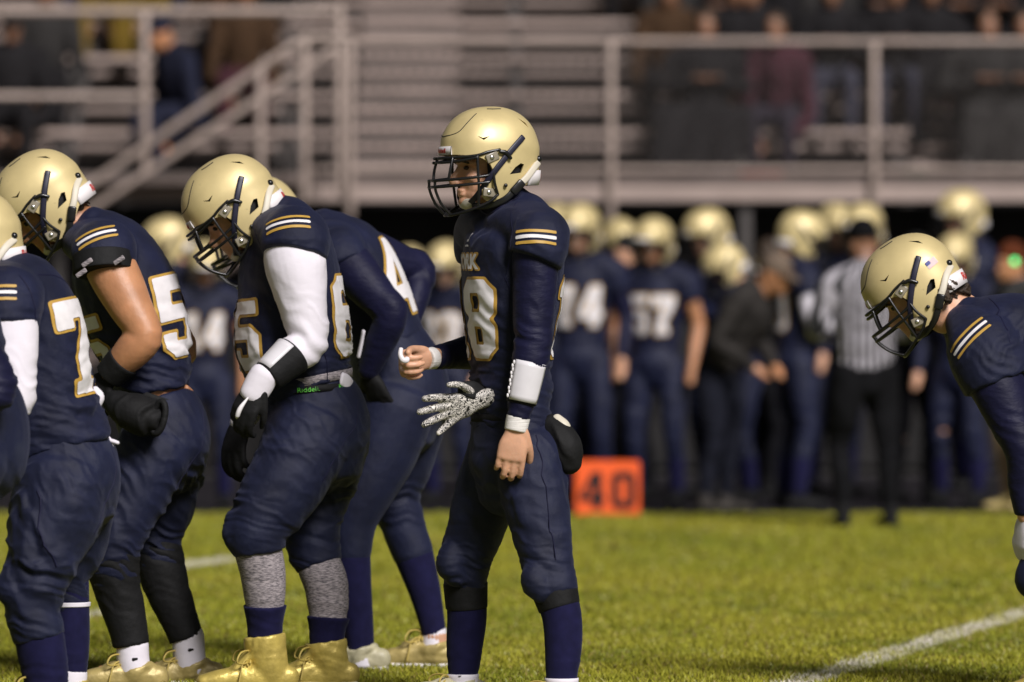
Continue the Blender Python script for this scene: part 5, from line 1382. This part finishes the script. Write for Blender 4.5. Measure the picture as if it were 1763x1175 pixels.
# ============ running back at the right edge
def back_right():
    P = Player(20.5, 1920, 'running back bent over at right edge, flag sticker on his gold helmet', 10)
    J, root, l, f = P.J, P.root, P.l, P.f
    hf = helmet_frame(J(1568, 486, -.02), -6, 34)
    T = head_pieces(P.bodymb, hf)
    P.bodymb.loft([J(1690, 570), J(1650, 540), J(1612, 510)], [.085, .074, .066], ref=l)
    tp, tr = P.torso([(1930, 680, .165, .14), (1890, 650, .175, .15), (1840, 622, .19, .155), (1790, 600, .205, .158), (1740, 584, .21, .152), (1702, 572, .20, .132), (1674, 560, .16, .105), (1656, 550, .10, .082)])
    P.bodymb.loft(tp, [(a * .88, b * .88) for a, b in tr], ref=l)
    sh = J(1700, 620, -.23); el_ = J(1760, 770, -.30); wr = J(1768, 892, -.28); sh2 = J(1690, 620, .23); el2 = J(1775, 770, .30); wr2 = J(1790, 900, .22)
    for a, b, c in ((sh, el_, wr), (sh2, el2, wr2)): P.limb_skin([a, (a + b) / 2, b, (b + c) / 2, c], [.085, .075, .056, .052, .034], .9)
    LN = [J(1925, 720, -.1), J(1880, 830, -.16), J(1820, 930, -.2), J(1800, 990, -.2), J(1822, 1060, -.2), J(1845, 1130, -.2), J(1852, 1185, -.2)]
    LF = [J(1925, 720, .1), J(1880, 830, .16), J(1830, 930, .2), J(1812, 990, .2), J(1835, 1060, .2), J(1860, 1130, .2), J(1866, 1170, .2)]
    r = [.13, .118, .098, .085, .07, .06, .05]
    P.limb_skin(LN, r, .88); P.limb_skin(LF, r, .88); P.bodymb.ell(J(1930, 710), (.14, .16, .13))
    for a in (LN[-1], LF[-1]): P.bodymb.loft([a, V3(a[0], a[1], .05), V3(a[0], a[1], .05) + f * .1], [.045, .04, .03])
    P.body(.0095); P.eyes(T)
    mb = MB(); mb.loft(tp, tr, ref=l, seg=32, pw=2.2, caps='fr')
    for s, x in ((-1, 0), (1, -4)):
        mb.loft([J(1682, 575), J(1688 + x, 580, s * .11), J(1694 + x, 600, s * .20), J(1700 + x, 622, s * .22)], [(.12, .07), (.125, .085), (.12, .096), (.105, .095)], ref=(.8, 0, -.6), seg=22)
        mb.loft([J(1690 + x, 590, s * .20), J(1702 + x, 622, s * .235), J(1718 + x, 662, s * .25)], [(.115, .10), (.118, .105), (.108, .098)], ref=(.8, 0, .5), seg=24, caps='rf')
    mb.loft([J(1674, 562), J(1646, 545)], [(.10, .09), (.076, .076)], ref=l, caps='rf')
    jer = link('jersey', solid(mb, .0075, 3, [(J(1740, 600, -.25), .12, .008, (.8, 0, -.6), .035), (J(1660, 650, -.1), .12, .006, (.6, 0, .8), .03), (J(1710, 640, -.3), .08, .006, (.5, 0, 1), .03)]), M['navy'], root)
    A, B = J(1930, 680), J(1720, 578)
    number('22', jer, A, B, f * .2 - UP, .16, .20, .22, P.o)
    P.stripes(jer, J(1667, 578, -.3), (.70, 0, .72), (-.62, .4, .6), w=.150, gap=.021)
    P.seam(jer, [J(1700, 500, -.1), J(1718, 520, -.2), J(1735, 560, -.28), J(1740, 600, -.3)], .0022, M['navy_sleeve'])
    for a, b, c in ((sh, el_, wr), (sh2, el2, wr2)):
        s2 = MB(); s2.loft([a, a + (b - a) * .4, a + (b - a) * .75, b, (b + c) / 2, c + V3(0, 0, .01)], [.092, .086, .070, .060, .054, .040], seg=24, caps='rf'); link('sleeve', solid(s2, .0075, 3, [(b, .12, .006, (.3, 0, 1), .03)]), M['navy_sleeve'], root)
    for c, s in ((wr, -1), (wr2, 1)):
        gm = MB(); hand_pieces(gm, c, J(1756, 955, -.26) - J(1768, 892, -.28), (-.8, s * .5, .2), -s, (.5, .6, .3), 1.08, .04, fr=.0115); link('glove', solid(gm, .0065, 2), M['white_fab'], root)
    mb = MB()
    mb.loft([J(1915, 668), J(1932, 690), J(1942, 730), J(1935, 770)], [(.165, .14), (.18, .155), (.185, .16), (.14, .13)], ref=l, seg=30, caps='fr')
    mb.loft(LN[:5], r[:5], seg=26); mb.loft(LF[:5], r[:5], seg=26)
    mb.loft([J(1782, 970, -.24), J(1776, 1000, -.24), J(1786, 1020, -.24)], [.05, .055, .04], ref=l)
    link('pants', solid(mb, .008, 3), M['navy_pants'], root)
    for L in (LN, LF):
        s2 = MB(); s2.loft(L[3:], [.08, .071, .062, .052], seg=22); link('leg_sleeve', s2.mesh(), M['navy_sock'], root)
        shoe(root, L[-1], f, M['gold_shoe'], .1, False)
    c, ff, ll, uu = hf; R = np.column_stack([ff, ll, uu])
    mb = MB()
    for k in range(26):
        p = V3(-.082 + random.uniform(-.045, .03), random.uniform(-.085, .095), -.10 + random.uniform(-.025, .022))
        mb.ell(c + R @ p, (.024, .024, .022), seg=10, rings=6)
    link('hair', solid(mb, .006, 1, [(c + R @ V3(-.085, .03, -.10), .2, .010, V3(.5, .3, 1), .010)]), M['hair'], root)
    h = put_helmet(hf, root)
    z3 = np.zeros(3)
    mp = plane_map(np.array((-.098, .12, .012)), (-.95, -.3, .12), (.12, 0, 1), z3)
    decal('flag_sticker', [(rect_seg(.040, .025), 1, 0, .003, .0012, M['white_num'])] + [(rect_seg(.040, .0019, 0, -.0115 + k * .0038), 1, 0, .003, .0018, M['red_print']) for k in range(7)] + [(rect_seg(.017, .0125, -.0115, .006), 1, 0, .003, .0024, M['blue_print'])], HELM, mp, h)
    star = poly_segments([[(math.cos(a) * r_, math.sin(a) * r_) for a, r_ in zip(np.linspace(math.pi / 2, math.pi * 2.5, 10, endpoint=False), [.5, .22] * 5)]])
    for x in (-.045, -.062, -.078, -.094, -.108):
        d = plane_map(np.array((x, .015, .15)), (-1, 0, -.4), (0, -1, 0), z3)
        decal('award_star', [(star, .018, 0, .003, .0012, M['dark_print'])], HELM, d, h)
back_right()

# ------------------------------------------------------------------ people on the sideline and in the stands
ARMS = {  # elbow, wrist in (forward, outward, height) for a 1.88 m figure
    'down': ((-.03, .28, 1.16), (.08, .27, .92)), 'hips': ((-.10, .40, 1.20), (.04, .21, 1.02)),
    'cross': ((.08, .27, 1.18), (.24, .02, 1.24)), 'front': ((.04, .27, 1.17), (.27, .16, 1.12)),
    'vest': ((.10, .29, 1.17), (.20, .12, 1.40)), 'knees': ((.12, .27, .98), (.32, .14, .80))}

def figure(loc, yaw, k, label, top_m, pant_m, skin='skin', arms='down', arms2=None, lean=0, seated=False, gear='helmet', gear_m=None, number_=None, bare_arms=False,
           sleeve_m=None, shoe_m=None, sock_m=None, head_pitch=5, head_yaw=0, bulk=1.0, group=None, vox=.017, long_hair=None, stride=.0, hoodie=False, cell=.013):
    root = empty('person', loc, label, 'person', group)
    o = np.array(root.location); y = math.radians(yaw)
    f = V3(-math.cos(y), -math.sin(y), 0); l = V3(math.sin(y), -math.cos(y), 0)
    hipz = .93 if not seated else .10
    ln = math.radians(lean); 
    def W(F_, L_, Z, upper=True):
        if seated and upper: Z = Z - .83
        if upper:
            dz = Z - hipz; F_, Z = F_ * math.cos(ln) + dz * math.sin(ln), hipz + dz * math.cos(ln) - F_ * math.sin(ln)
        return o + (f * F_ + l * L_ + UP * Z) * k
    def LEG(s):
        if not seated: return [W(0, s * .10, .90, 0), W(.02, s * .12, .70, 0), W(.04 + stride * s, s * .13, .50, 0), W(-.0 + stride * s * .6, s * .135, .30, 0), W(-.02 + stride * s * .5, s * .14, .10, 0)]
        return [W(.0, s * .10, .09, 0), W(.22, s * .13, .12, 0), W(.42, s * .15, .10, 0), W(.40, s * .15, -.15, 0), W(.36, s * .15, -.36, 0)]
    LR_ = [.095, .088, .066, .060, .046]
    b = bulk
    hd = W(.05, 0, 1.715); hpd = math.radians(head_pitch + lean * .6)
    yy = math.radians(yaw + head_yaw)
    hf = helmet_frame(hd, yaw + head_yaw, head_pitch + lean * .6)
    st = [(W(0, 0, .93), (.155 * b, .115 * b)), (W(0, 0, 1.05), (.155 * b, .115 * b)), (W(.01, 0, 1.2), (.175 * b, .125 * b)), (W(.01, 0, 1.34), (.195 * b, .135 * b)), (W(0, 0, 1.45), (.20 * b, .12 * b)), (W(0, 0, 1.53), (.11, .085))]
    sp = [q[0] for q in st]; sr = [(q[1][0] * k, q[1][1] * k) for q in st]
    body = MB(); head_pieces(body, hf, k, face=(gear != 'helmet'))
    body.loft([W(0, 0, 1.48), W(.02, 0, 1.60)], [.065 * k, .058 * k])
    body.loft(sp, [(a_ * .85, b_ * .85) for a_, b_ in sr], ref=l)
    AR = []
    for s, pose in ((1, arms), (-1, arms2 or arms)):
        e, w = ARMS[pose]; a0 = W(0, s * .20 * b, 1.44); e0 = W(e[0], s * e[1] * b, e[2]); w0 = W(w[0], s * w[1], w[2]); AR.append((a0, e0, w0))
        body.loft([a0, (a0 + e0) / 2, e0, (e0 + w0) / 2, w0], [.066 * k, .058 * k, .046 * k, .042 * k, .03 * k], seg=12)
        d = nrm(w0 - e0); body.loft([w0, w0 + d * .05 * k, w0 + d * .10 * k, w0 + d * .15 * k], [(.03 * k, .022 * k), (.042 * k, .02 * k), (.042 * k, .02 * k), (.028 * k, .014 * k)], ref=l, seg=12)
        t_ = w0 + d * .03 * k + nrm(np.cross(d, l) + f) * .03 * k; body.loft([w0, t_, t_ + d * .05 * k], [.014 * k] * 3, seg=8)
    for s in (1, -1):
        L = LEG(s); body.loft(L, [q * k * .85 for q in LR_], seg=12); body.loft([L[-1], L[-1] + f * .06 * k - UP * .07 * k], [.032 * k, .02 * k], seg=10)
    bo = link('body', solid(body, vox, 1), M[skin], root)
    mb = MB(); mb.loft(sp, sr, ref=l, seg=20, caps='fr')
    pad = 1.25 if gear == 'helmet' else 1.0
    for (a0, e0, w0), s in zip(AR, (1, -1)):
        mb.loft([W(0, 0, 1.47), W(0, s * .10, 1.475), a0], [.075 * k, .082 * pad * k, .078 * pad * k], ref=f, seg=14)
        e_ = a0 + (e0 - a0) * .42
        mb.loft([a0, e_], [.084 * pad * k, .076 * pad * k], seg=14, caps='rf')
    if hoodie: mb.loft([W(-.06, -.08, 1.52), W(-.09, 0, 1.50), W(-.06, .08, 1.52)], [.06 * k] * 3)
    z = [(W(0, 0, 1.05), .2, .012, UP, .05), (W(0, 0, 1.3), .2, .008, (.5, .3, 1), .07)]
    jer = link('jersey' if gear == 'helmet' else 'jacket', solid(mb, vox * .8, 2, z), top_m, root)
    for (a0, e0, w0), nm in zip(AR, (1, -1)):
        if bare_arms and sleeve_m is None: continue
        s2 = MB(); s2.loft([a0, (a0 + e0) / 2, e0, (e0 + w0) / 2, w0], [.074 * k, .068 * k, .057 * k, .052 * k, .038 * k], seg=14)
        link('sleeve', s2.mesh(), sleeve_m or top_m, root)
    mb = MB()
    if seated: mb.loft([W(0, 0, 1.03), W(.0, 0, .93), W(.06, 0, .90)], [(.15 * k * b, .12 * k), (.17 * k * b, .14 * k), (.14 * k, .12 * k)], ref=l, seg=18)
    else: mb.loft([W(0, 0, 1.0, 0), W(0, 0, .92, 0), W(-.01, 0, .84, 0)], [(.15 * k * b, .115 * k), (.168 * k * b, .132 * k), (.14 * k, .12 * k)], ref=l, seg=18)
    for s in (1, -1):
        L = LEG(s); n = 5 if sock_m is None else 4
        mb.loft(L[:n], [q * k * 1.02 * (b if i < 2 else 1) for i, q in enumerate(LR_[:n])], seg=16, caps='rf')
    link('pants', solid(mb, vox * .8, 2, [(W(0, 0, .5, 0), .25, .01, UP, .06)]), pant_m, root)
    for s in (1, -1):
        L = LEG(s)
        if sock_m is not None:
            q = MB(); q.loft(L[3:], [.061 * k, .05 * k], seg=12); link('sock', q.mesh(), sock_m, root)
        e = L[-1]; q = MB(); gz = UP * (-.07 * k)
        q.loft([e + gz - f * .06 * k, e + gz + f * .04 * k, e + gz + f * .13 * k, e + gz + f * .19 * k], [(.036 * k, .03 * k), (.042 * k, .045 * k), (.046 * k, .035 * k), (.034 * k, .02 * k)], ref=l, seg=12)
        q.loft([e + gz, e + UP * .03 * k], [.045 * k, .05 * k], seg=12); link('shoe', solid(q, .012, 1), shoe_m or M['black_fab'], root)
    c, hf_f, hl, hu = hf; R = np.column_stack([hf_f, hl, hu])
    if gear == 'helmet': put_helmet(hf, root, False, k)
    else:
        if gear in ('cap', 'beanie'):
            q = MB(); q.ell(c + R @ V3(-.008, 0, .02) * k, V3(.108, .088, .098) * k, R)
            hat = solid(q, .012, 1)
            bm = bmesh.new(); bm.from_mesh(hat)
            lim = c + R @ V3(0, 0, -.012 if gear == 'cap' else -.035) * k
            bmesh.ops.bisect_plane(bm, geom=bm.verts[:] + bm.edges[:] + bm.faces[:], plane_co=Vector(lim), plane_no=Vector(hu), clear_inner=True); bm.to_mesh(hat); bm.free()
            hat_o = link('cap', hat, gear_m or M['black_fab'], root)
            if gear == 'cap':
                q = MB(); q.loft([c + R @ V3(.06, 0, .0) * k, c + R @ V3(.12, 0, -.002) * k, c + R @ V3(.17, 0, -.014) * k], [(.078 * k, .012 * k), (.078 * k, .007 * k), (.05 * k, .004 * k)], ref=hl, seg=16)
                link('brim', q.mesh(), gear_m or M['black_fab'], hat_o)
        if gear == 'hair' or long_hair:
            q = MB(); q.ell(c + R @ V3(-.022, 0, .012) * k, V3(.102, .086, .108) * k, R); q.ell(c + R @ V3(-.06, 0, -.06) * k, V3(.06, .076, .07) * k, R)
            if long_hair: q.loft([c + R @ V3(-.06, 0, -.06) * k, c + R @ V3(-.07, 0, -.2) * k, c + R @ V3(-.05, .02, -.36) * k], [(.09 * k, .05 * k), (.1 * k, .05 * k), (.07 * k, .03 * k)], ref=hl)
            link('hair', solid(q, .012, 1, [(c, .3, .01, UP, .03)]), long_hair or M['hair'], root)
    if number_:
        g, _ = glyphs(number_); seg = poly_segments(g)
        for dr in (1, -1):
            decal('number', [(seg, .25 * k, .01, cell, .004, M['gold_num']), (seg, .25 * k, 0, cell, .008, M['white_num'])], jer, cyl_map(W(0, 0, .93), W(0, 0, 1.45), f * dr, .17 * k, .30 * k, o), jer)
    return root, W, hf

def on_ground(pxx, D): return ((pxx - 881.5) * D / F, D, 0)
def kfor(top, D): return (CAMZ + (HOR - top) * D / F) / 1.88
SIDE = 'navy team mates standing along the sideline'
nv, npn = M['navy'], M['navy_pants']
def mate(pxx, D, top, yaw, label, num=None, **kw):
    kw.setdefault('group', SIDE); kw.setdefault('shoe_m', M['black_fab']); kw.setdefault('sock_m', M['navy_sock'])
    return figure(on_ground(pxx, D), yaw, kfor(top, D), label, nv, npn, number_=num, **kw)
mate(1000, 41.0, 346, 80, 'blurred sideline player wearing 74 just right of the quarterback', '74', arms='down', sleeve_m=M['navy_sleeve'], head_yaw=-20)
mate(1128, 41.2, 370, 75, 'blurred sideline player wearing 57 with bare arms above the orange marker', '57', bare_arms=True, skin='skin_tan', head_yaw=-15)
mate(1228, 43.2, 355, 25, 'blurred sideline player, taller of the overlapping pair behind the coach', None, arms='cross', head_pitch=12)
mate(1284, 42.0, 412, 5, 'blurred sideline player, lower helmet of the pair right of the coach', '30', arms='down', head_pitch=22, lean=8, sleeve_m=M['navy_sleeve'])
mate(1368, 40.6, 358, 196, 'blurred sideline player with white sleeves facing right beside the referee', '10', arms='front', sleeve_m=M['white_fab'], head_pitch=8)
mate(1432, 43.6, 346, 120, 'blurred sideline player half hidden behind the white-sleeved one', None, arms='down')
mate(1492, 43.2, 346, 60, 'blurred sideline player whose helmet rises behind the referee cap', None, arms='down')
mate(1668, 44.5, 322, 20, 'blurred sideline player standing tallest near the right edge', None, arms='vest')
mate(1650, 41.4, 398, 60, 'blurred sideline player in front of the tallest one at right', None, arms='down', head_pitch=15)
mate(300, 41.0, 370, 10, 'blurred sideline player between the two linemen helmets', None, arms='vest', head_pitch=15)
mate(352, 40.6, 412, 95, 'blurred sideline player wearing 14 under the lineman facemask', '14', arms='down', head_pitch=20, skin='skin_tan', bare_arms=True)
mate(772, 41.2, 412, 60, 'blurred sideline player wearing 83 left of the quarterback chest', '83', arms='down', head_pitch=15)
mate(955, 43.8, 347, 100, 'blurred sideline player whose helmet peeks over the quarterback shoulder', None, arms='down')
mate(1330, 44.2, 430, 60, 'blurred short sideline player at the back between coach and white sleeves', None, arms='down')
mate(705, 43.5, 420, 90, 'blurred sideline player mostly hidden behind the leaning player elbow', '33', arms='hips')
mate(1062, 43.6, 372, 110, 'blurred sideline player in the gap between 74 and 57', None, arms='down', head_pitch=18)
for pxx, D, top, yaw, gear, lb in ((1090, 42.4, 398, 40, 'beanie', 'staff member in black jacket and beanie left of 57'), (1572, 41.9, 400, 120, 'cap', 'staff member in black jacket and cap right of the referee'), (985, 44.4, 420, 80, 'cap', 'staff member in black jacket behind 74'), (1320, 43.0, 410, 200, 'hair', 'bareheaded staff member in black jacket left of the white sleeves')):
    figure(on_ground(pxx, D), yaw, kfor(top, D) * 1.02, lb, plain((.010, .010, .012)), plain((.008, .008, .010)), arms='cross', gear=gear, bulk=1.08, group='staff in black jackets on the sideline')
# coach, referee, man at right edge
figure(on_ground(1236, 39.6), 150, kfor(455, 39.6) * 1.16, 'coach in grey hoodie and dark trousers bending left of centre-right players', plain((.030, .027, .025)), plain((.010, .011, .018)), arms='front', arms2='front', lean=30, gear='cap', gear_m=plain((.16, .12, .09)), hoodie=True, bulk=1.12, skin='skin_tan', shoe_m=plain((.05, .045, .04)))
ref, _, _ = figure(on_ground(1490, 36.7), -70, kfor(360, 36.7), 'referee in black and white striped shirt and black trousers', M['referee'], plain((.006, .006, .007)), arms='front', gear='cap', gear_m=plain((.006, .006, .007)), bulk=1.12, shoe_m=M['black_fab'], stride=.06, skin='skin_dim')
man, Wm, _ = figure(on_ground(1752, 40.0), 30, kfor(402, 40.0), 'man in grey jacket, khaki trousers and orange beanie at right edge', plain((.05, .05, .05)), plain((.26, .19, .11)), arms='front', gear='beanie', gear_m=plain((.11, .03, .012)), skin='skin_tan', shoe_m=M['tan_shoe'])
m_g, t_g, b_g = base_mat('green_led'); b_g.inputs['Base Color'].default_value = (0, .3, .08, 1); b_g.inputs['Emission Color'].default_value = (.0, 1, .25, 1); b_g.inputs['Emission Strength'].default_value = 2.5
gp = px(1747, 450, 39.7); q = MB(); q.ell(gp, (.018, .01, .018), seg=12, rings=8); q.build('indicator_light', m_g, man)

# orange yard marker reading 40
YM = empty('yard_marker', px(1046, 893, 38.6) * V3(1, 1, 0), 'orange yard marker reading 40 on the sideline', 'marker')
mo = mat('orange_vinyl', (.76, .098, .012), .65, var=.06, vs=12, spec=.25)
w_, h_ = 112 * 38.6 / F, 97 * 38.6 / F; bx, by, _z = YM.location
mb = MB(); cx = bx
vs = [(cx - w_ / 2, by, .012), (cx + w_ / 2, by, .012), (cx + w_ / 2, by + .30, .012), (cx - w_ / 2, by + .30, .012), (cx - w_ / 2, by + .10, h_), (cx + w_ / 2, by + .10, h_), (cx + w_ / 2, by + .20, h_), (cx - w_ / 2, by + .20, h_)]
mb.add(vs, [(3, 2, 1, 0), (4, 5, 6, 7), (0, 1, 5, 4), (1, 2, 6, 5), (2, 3, 7, 6), (3, 0, 4, 7)])
yb = mb.build('marker_body', mo, YM, False, .012)
mb = MB(); mb.box((cx - w_ / 2 - .01, by - .015, .0), (cx + w_ / 2 + .01, by + .315, .011)); mb.build('base_plate', M['black_fab'], YM, False)
g, _ = glyphs('40', .16); seg = poly_segments(g)
decal('numeral', [(seg, .235, 0, .012, .004, M['dark_print'])], yb, plane_map((cx, by, .175), (1, 0, 0), (0, .28, 1), np.array(YM.location)), YM)

# spectators
def seat(pxx, row, label, top, pant, **kw):
    D = ROW0 + TREAD * row + .40; z = FOOT0 + RISE * row + .435
    kw.setdefault('group', 'spectators sitting on the bleachers'); kw.setdefault('gear', 'hair'); kw.setdefault('skin', 'skin_dim')
    r = figure(((pxx - 881.5) * D / F, D, z), kw.pop('yaw', 90), .97, label, top, pant, seated=True, **kw); return r
blk = plain((.014, .013, .014)); ch = plain((.03, .028, .027)); dn = plain((.016, .018, .034)); br = plain((.05, .028, .015)); jean = plain((.05, .05, .07)); pk = plain((.06, .022, .03))
seat(20, 0, 'spectator in black jacket at the far left of the stands', blk, blk, arms='knees', gear='cap', bulk=1.2)
seat(78, 1, 'spectator in dark clothes second from left in the stands', ch, blk, arms='knees', bulk=1.1)
seat(178, 3, 'spectator in yellow trousers high in the left stands', plain((.06, .055, .08)), plain((.16, .105, .018)), arms='knees')
seat(255, 3, 'spectator in mustard and navy high above the landing post', dn, plain((.15, .10, .018)), arms='knees')
seat(330, 0, 'spectator in navy jacket and cap behind the sloping handrail', dn, dn, arms='knees', gear='cap', gear_m=dn, yaw=30, lean=18, bulk=1.15, skin='skin_tan')
seat(420, 1, 'spectator with long brown hair above the sloping handrail', br, pk, arms='knees', long_hair=br)
seat(385, 2, 'spectator in dark brown coat high behind the sloping handrail', br, blk, arms='cross')
seat(1150, 1, 'spectator with long auburn hair leaning at the aisle side', br, blk, arms='knees', long_hair=plain((.11, .045, .018)))
seat(1215, 0, 'bulky spectator in black blanket beside the bare front bench', blk, blk, arms='cross', bulk=1.35)
seat(1265, 1, 'spectator in black coat behind the black blanket', blk, ch, arms='cross', bulk=1.2)
seat(1345, 0, 'spectator in dark pink top at the front bench', pk, plain((.03, .025, .035)), arms='knees', yaw=75, lean=12)
seat(1350, 2, 'spectator in black with pale hands high over the dark pink one', blk, blk, arms='knees', bulk=1.1)
seat(1430, 1, 'spectator in black top and grey jeans left of the right rail post', blk, jean, arms='cross')
seat(1540, 1, 'spectator in black top and grey jeans right of the right rail post', blk, jean, arms='cross')
seat(1480, 3, 'spectator in black high above the right rail post', blk, blk, arms='cross', bulk=1.2)
seat(1700, 0, 'spectator wrapped in dark blanket right of the second aisle', ch, blk, arms='cross', bulk=1.4)
seat(1762, 0, 'spectator in charcoal at the far right of the front row', ch, ch, arms='cross', bulk=1.3)
seat(1650, 2, 'spectator in black upper right above the aisle steps', blk, blk, arms='cross', bulk=1.1)
seat(1200, 3, 'spectator in brown coat at the top near the aisle', br, blk, arms='cross')
seat(1290, 3, 'spectator in black coat at the top of the middle section', blk, blk, arms='cross')
for i, (pxx, row, mm, lb) in enumerate(((1110, 4, blk, 'spectator in black at the very top left of the right block'), (1165, 2, ch, 'spectator in charcoal third row beside the aisle'), (1240, 2, blk, 'spectator in black third row behind the black blanket'),
        (1295, 1, blk, 'spectator in black second row left of the dark pink one'), (1400, 3, blk, 'spectator in black fourth row between centre and rail post'), (1440, 2, ch, 'spectator in charcoal third row left of the right rail post'),
        (1520, 2, blk, 'spectator in black third row right of the right rail post'), (1560, 3, blk, 'spectator in black fourth row near the second aisle'), (1350, 4, blk, 'spectator in black fifth row over the dark pink one'),
        (1600, 1, blk, 'spectator in black sitting at the edge of the second aisle'), (1720, 2, blk, 'spectator in black third row at the right edge'), (450, 3, blk, 'spectator in black fourth row over the sloping handrail'))):
    seat(pxx, row, lb, mm, blk, arms=('cross', 'knees')[i % 2], bulk=1.15, yaw=90 + (i * 37 % 50) - 25, gear=('hair', 'cap', 'beanie')[i % 3])
# blankets over knees on the front rows
for x0, x1, m_, lb in ((1118, 1298, blk, 'black blanket hanging over the front bench right of centre'), (1650, 1790, ch, 'charcoal blanket hanging over the front bench at right edge')):
    a, c = px(x0, 140, 51.2), px(x1, 140, 51.2)
    vs = []; fs = []; nx_, nz_ = 30, 16
    for i in range(nx_ + 1):
        for j in range(nz_ + 1):
            t, s = i / nx_, j / nz_
            x = a[0] + (c[0] - a[0]) * t + (.06 * (1 - s) * (1 if t < .5 else -.3) if True else 0)
            s0 = .35
            if s < s0: yv, zv = 51.72 - .55 * s / s0, 2.90 + .03 * math.sin(s / s0 * math.pi)
            else: yv, zv = 51.17 - .08 * (s - s0), 2.90 - .55 * (s - s0) / (1 - s0)
            yv += .03 * math.sin(t * 21 + s * 3) * s
            vs.append((x, yv, zv + .015 * math.sin(t * 13)))
    for i in range(nx_):
        for j in range(nz_): q0 = i * (nz_ + 1) + j; fs.append((q0, q0 + nz_ + 1, q0 + nz_ + 2, q0 + 1))
    mb = MB(); mb.add(vs, fs); bo = mb.build('blanket', m_, None); bo.modifiers.new('s', 'SOLIDIFY').thickness = .012
    tag(bo, lb, 'blanket')
# things left on the walkway
for xx, ww, col, lb in ((1310, .27, (.16, .02, .015), 'red bag lying on the walkway edge'), (1195, .12, (.02, .02, .025), 'small dark bag on the walkway, left one'), (1238, .13, (.02, .02, .03), 'small dark bag on the walkway next to the red one'), (1575, .13, (.015, .035, .02), 'dark green bag on the walkway by the aisle')):
    p_ = px(xx, 315, 50.2); q = MB(); q.loft([(p_[0] - ww / 2, 50.2, 2.345), (p_[0], 50.2, 2.36), (p_[0] + ww / 2, 50.2, 2.345)], [(.05, .045)] * 3, ref=(0, 1, 0), seg=14, pw=3)
    o = link('bag', solid(q, .012, 1), plain(col), None); tag(o, lb, 'bag')

#BGMARK
for o in list(HELM_KIDS) + [HELM]: bpy.data.objects.remove(o)
bpy.data.scenes.remove(TMP)
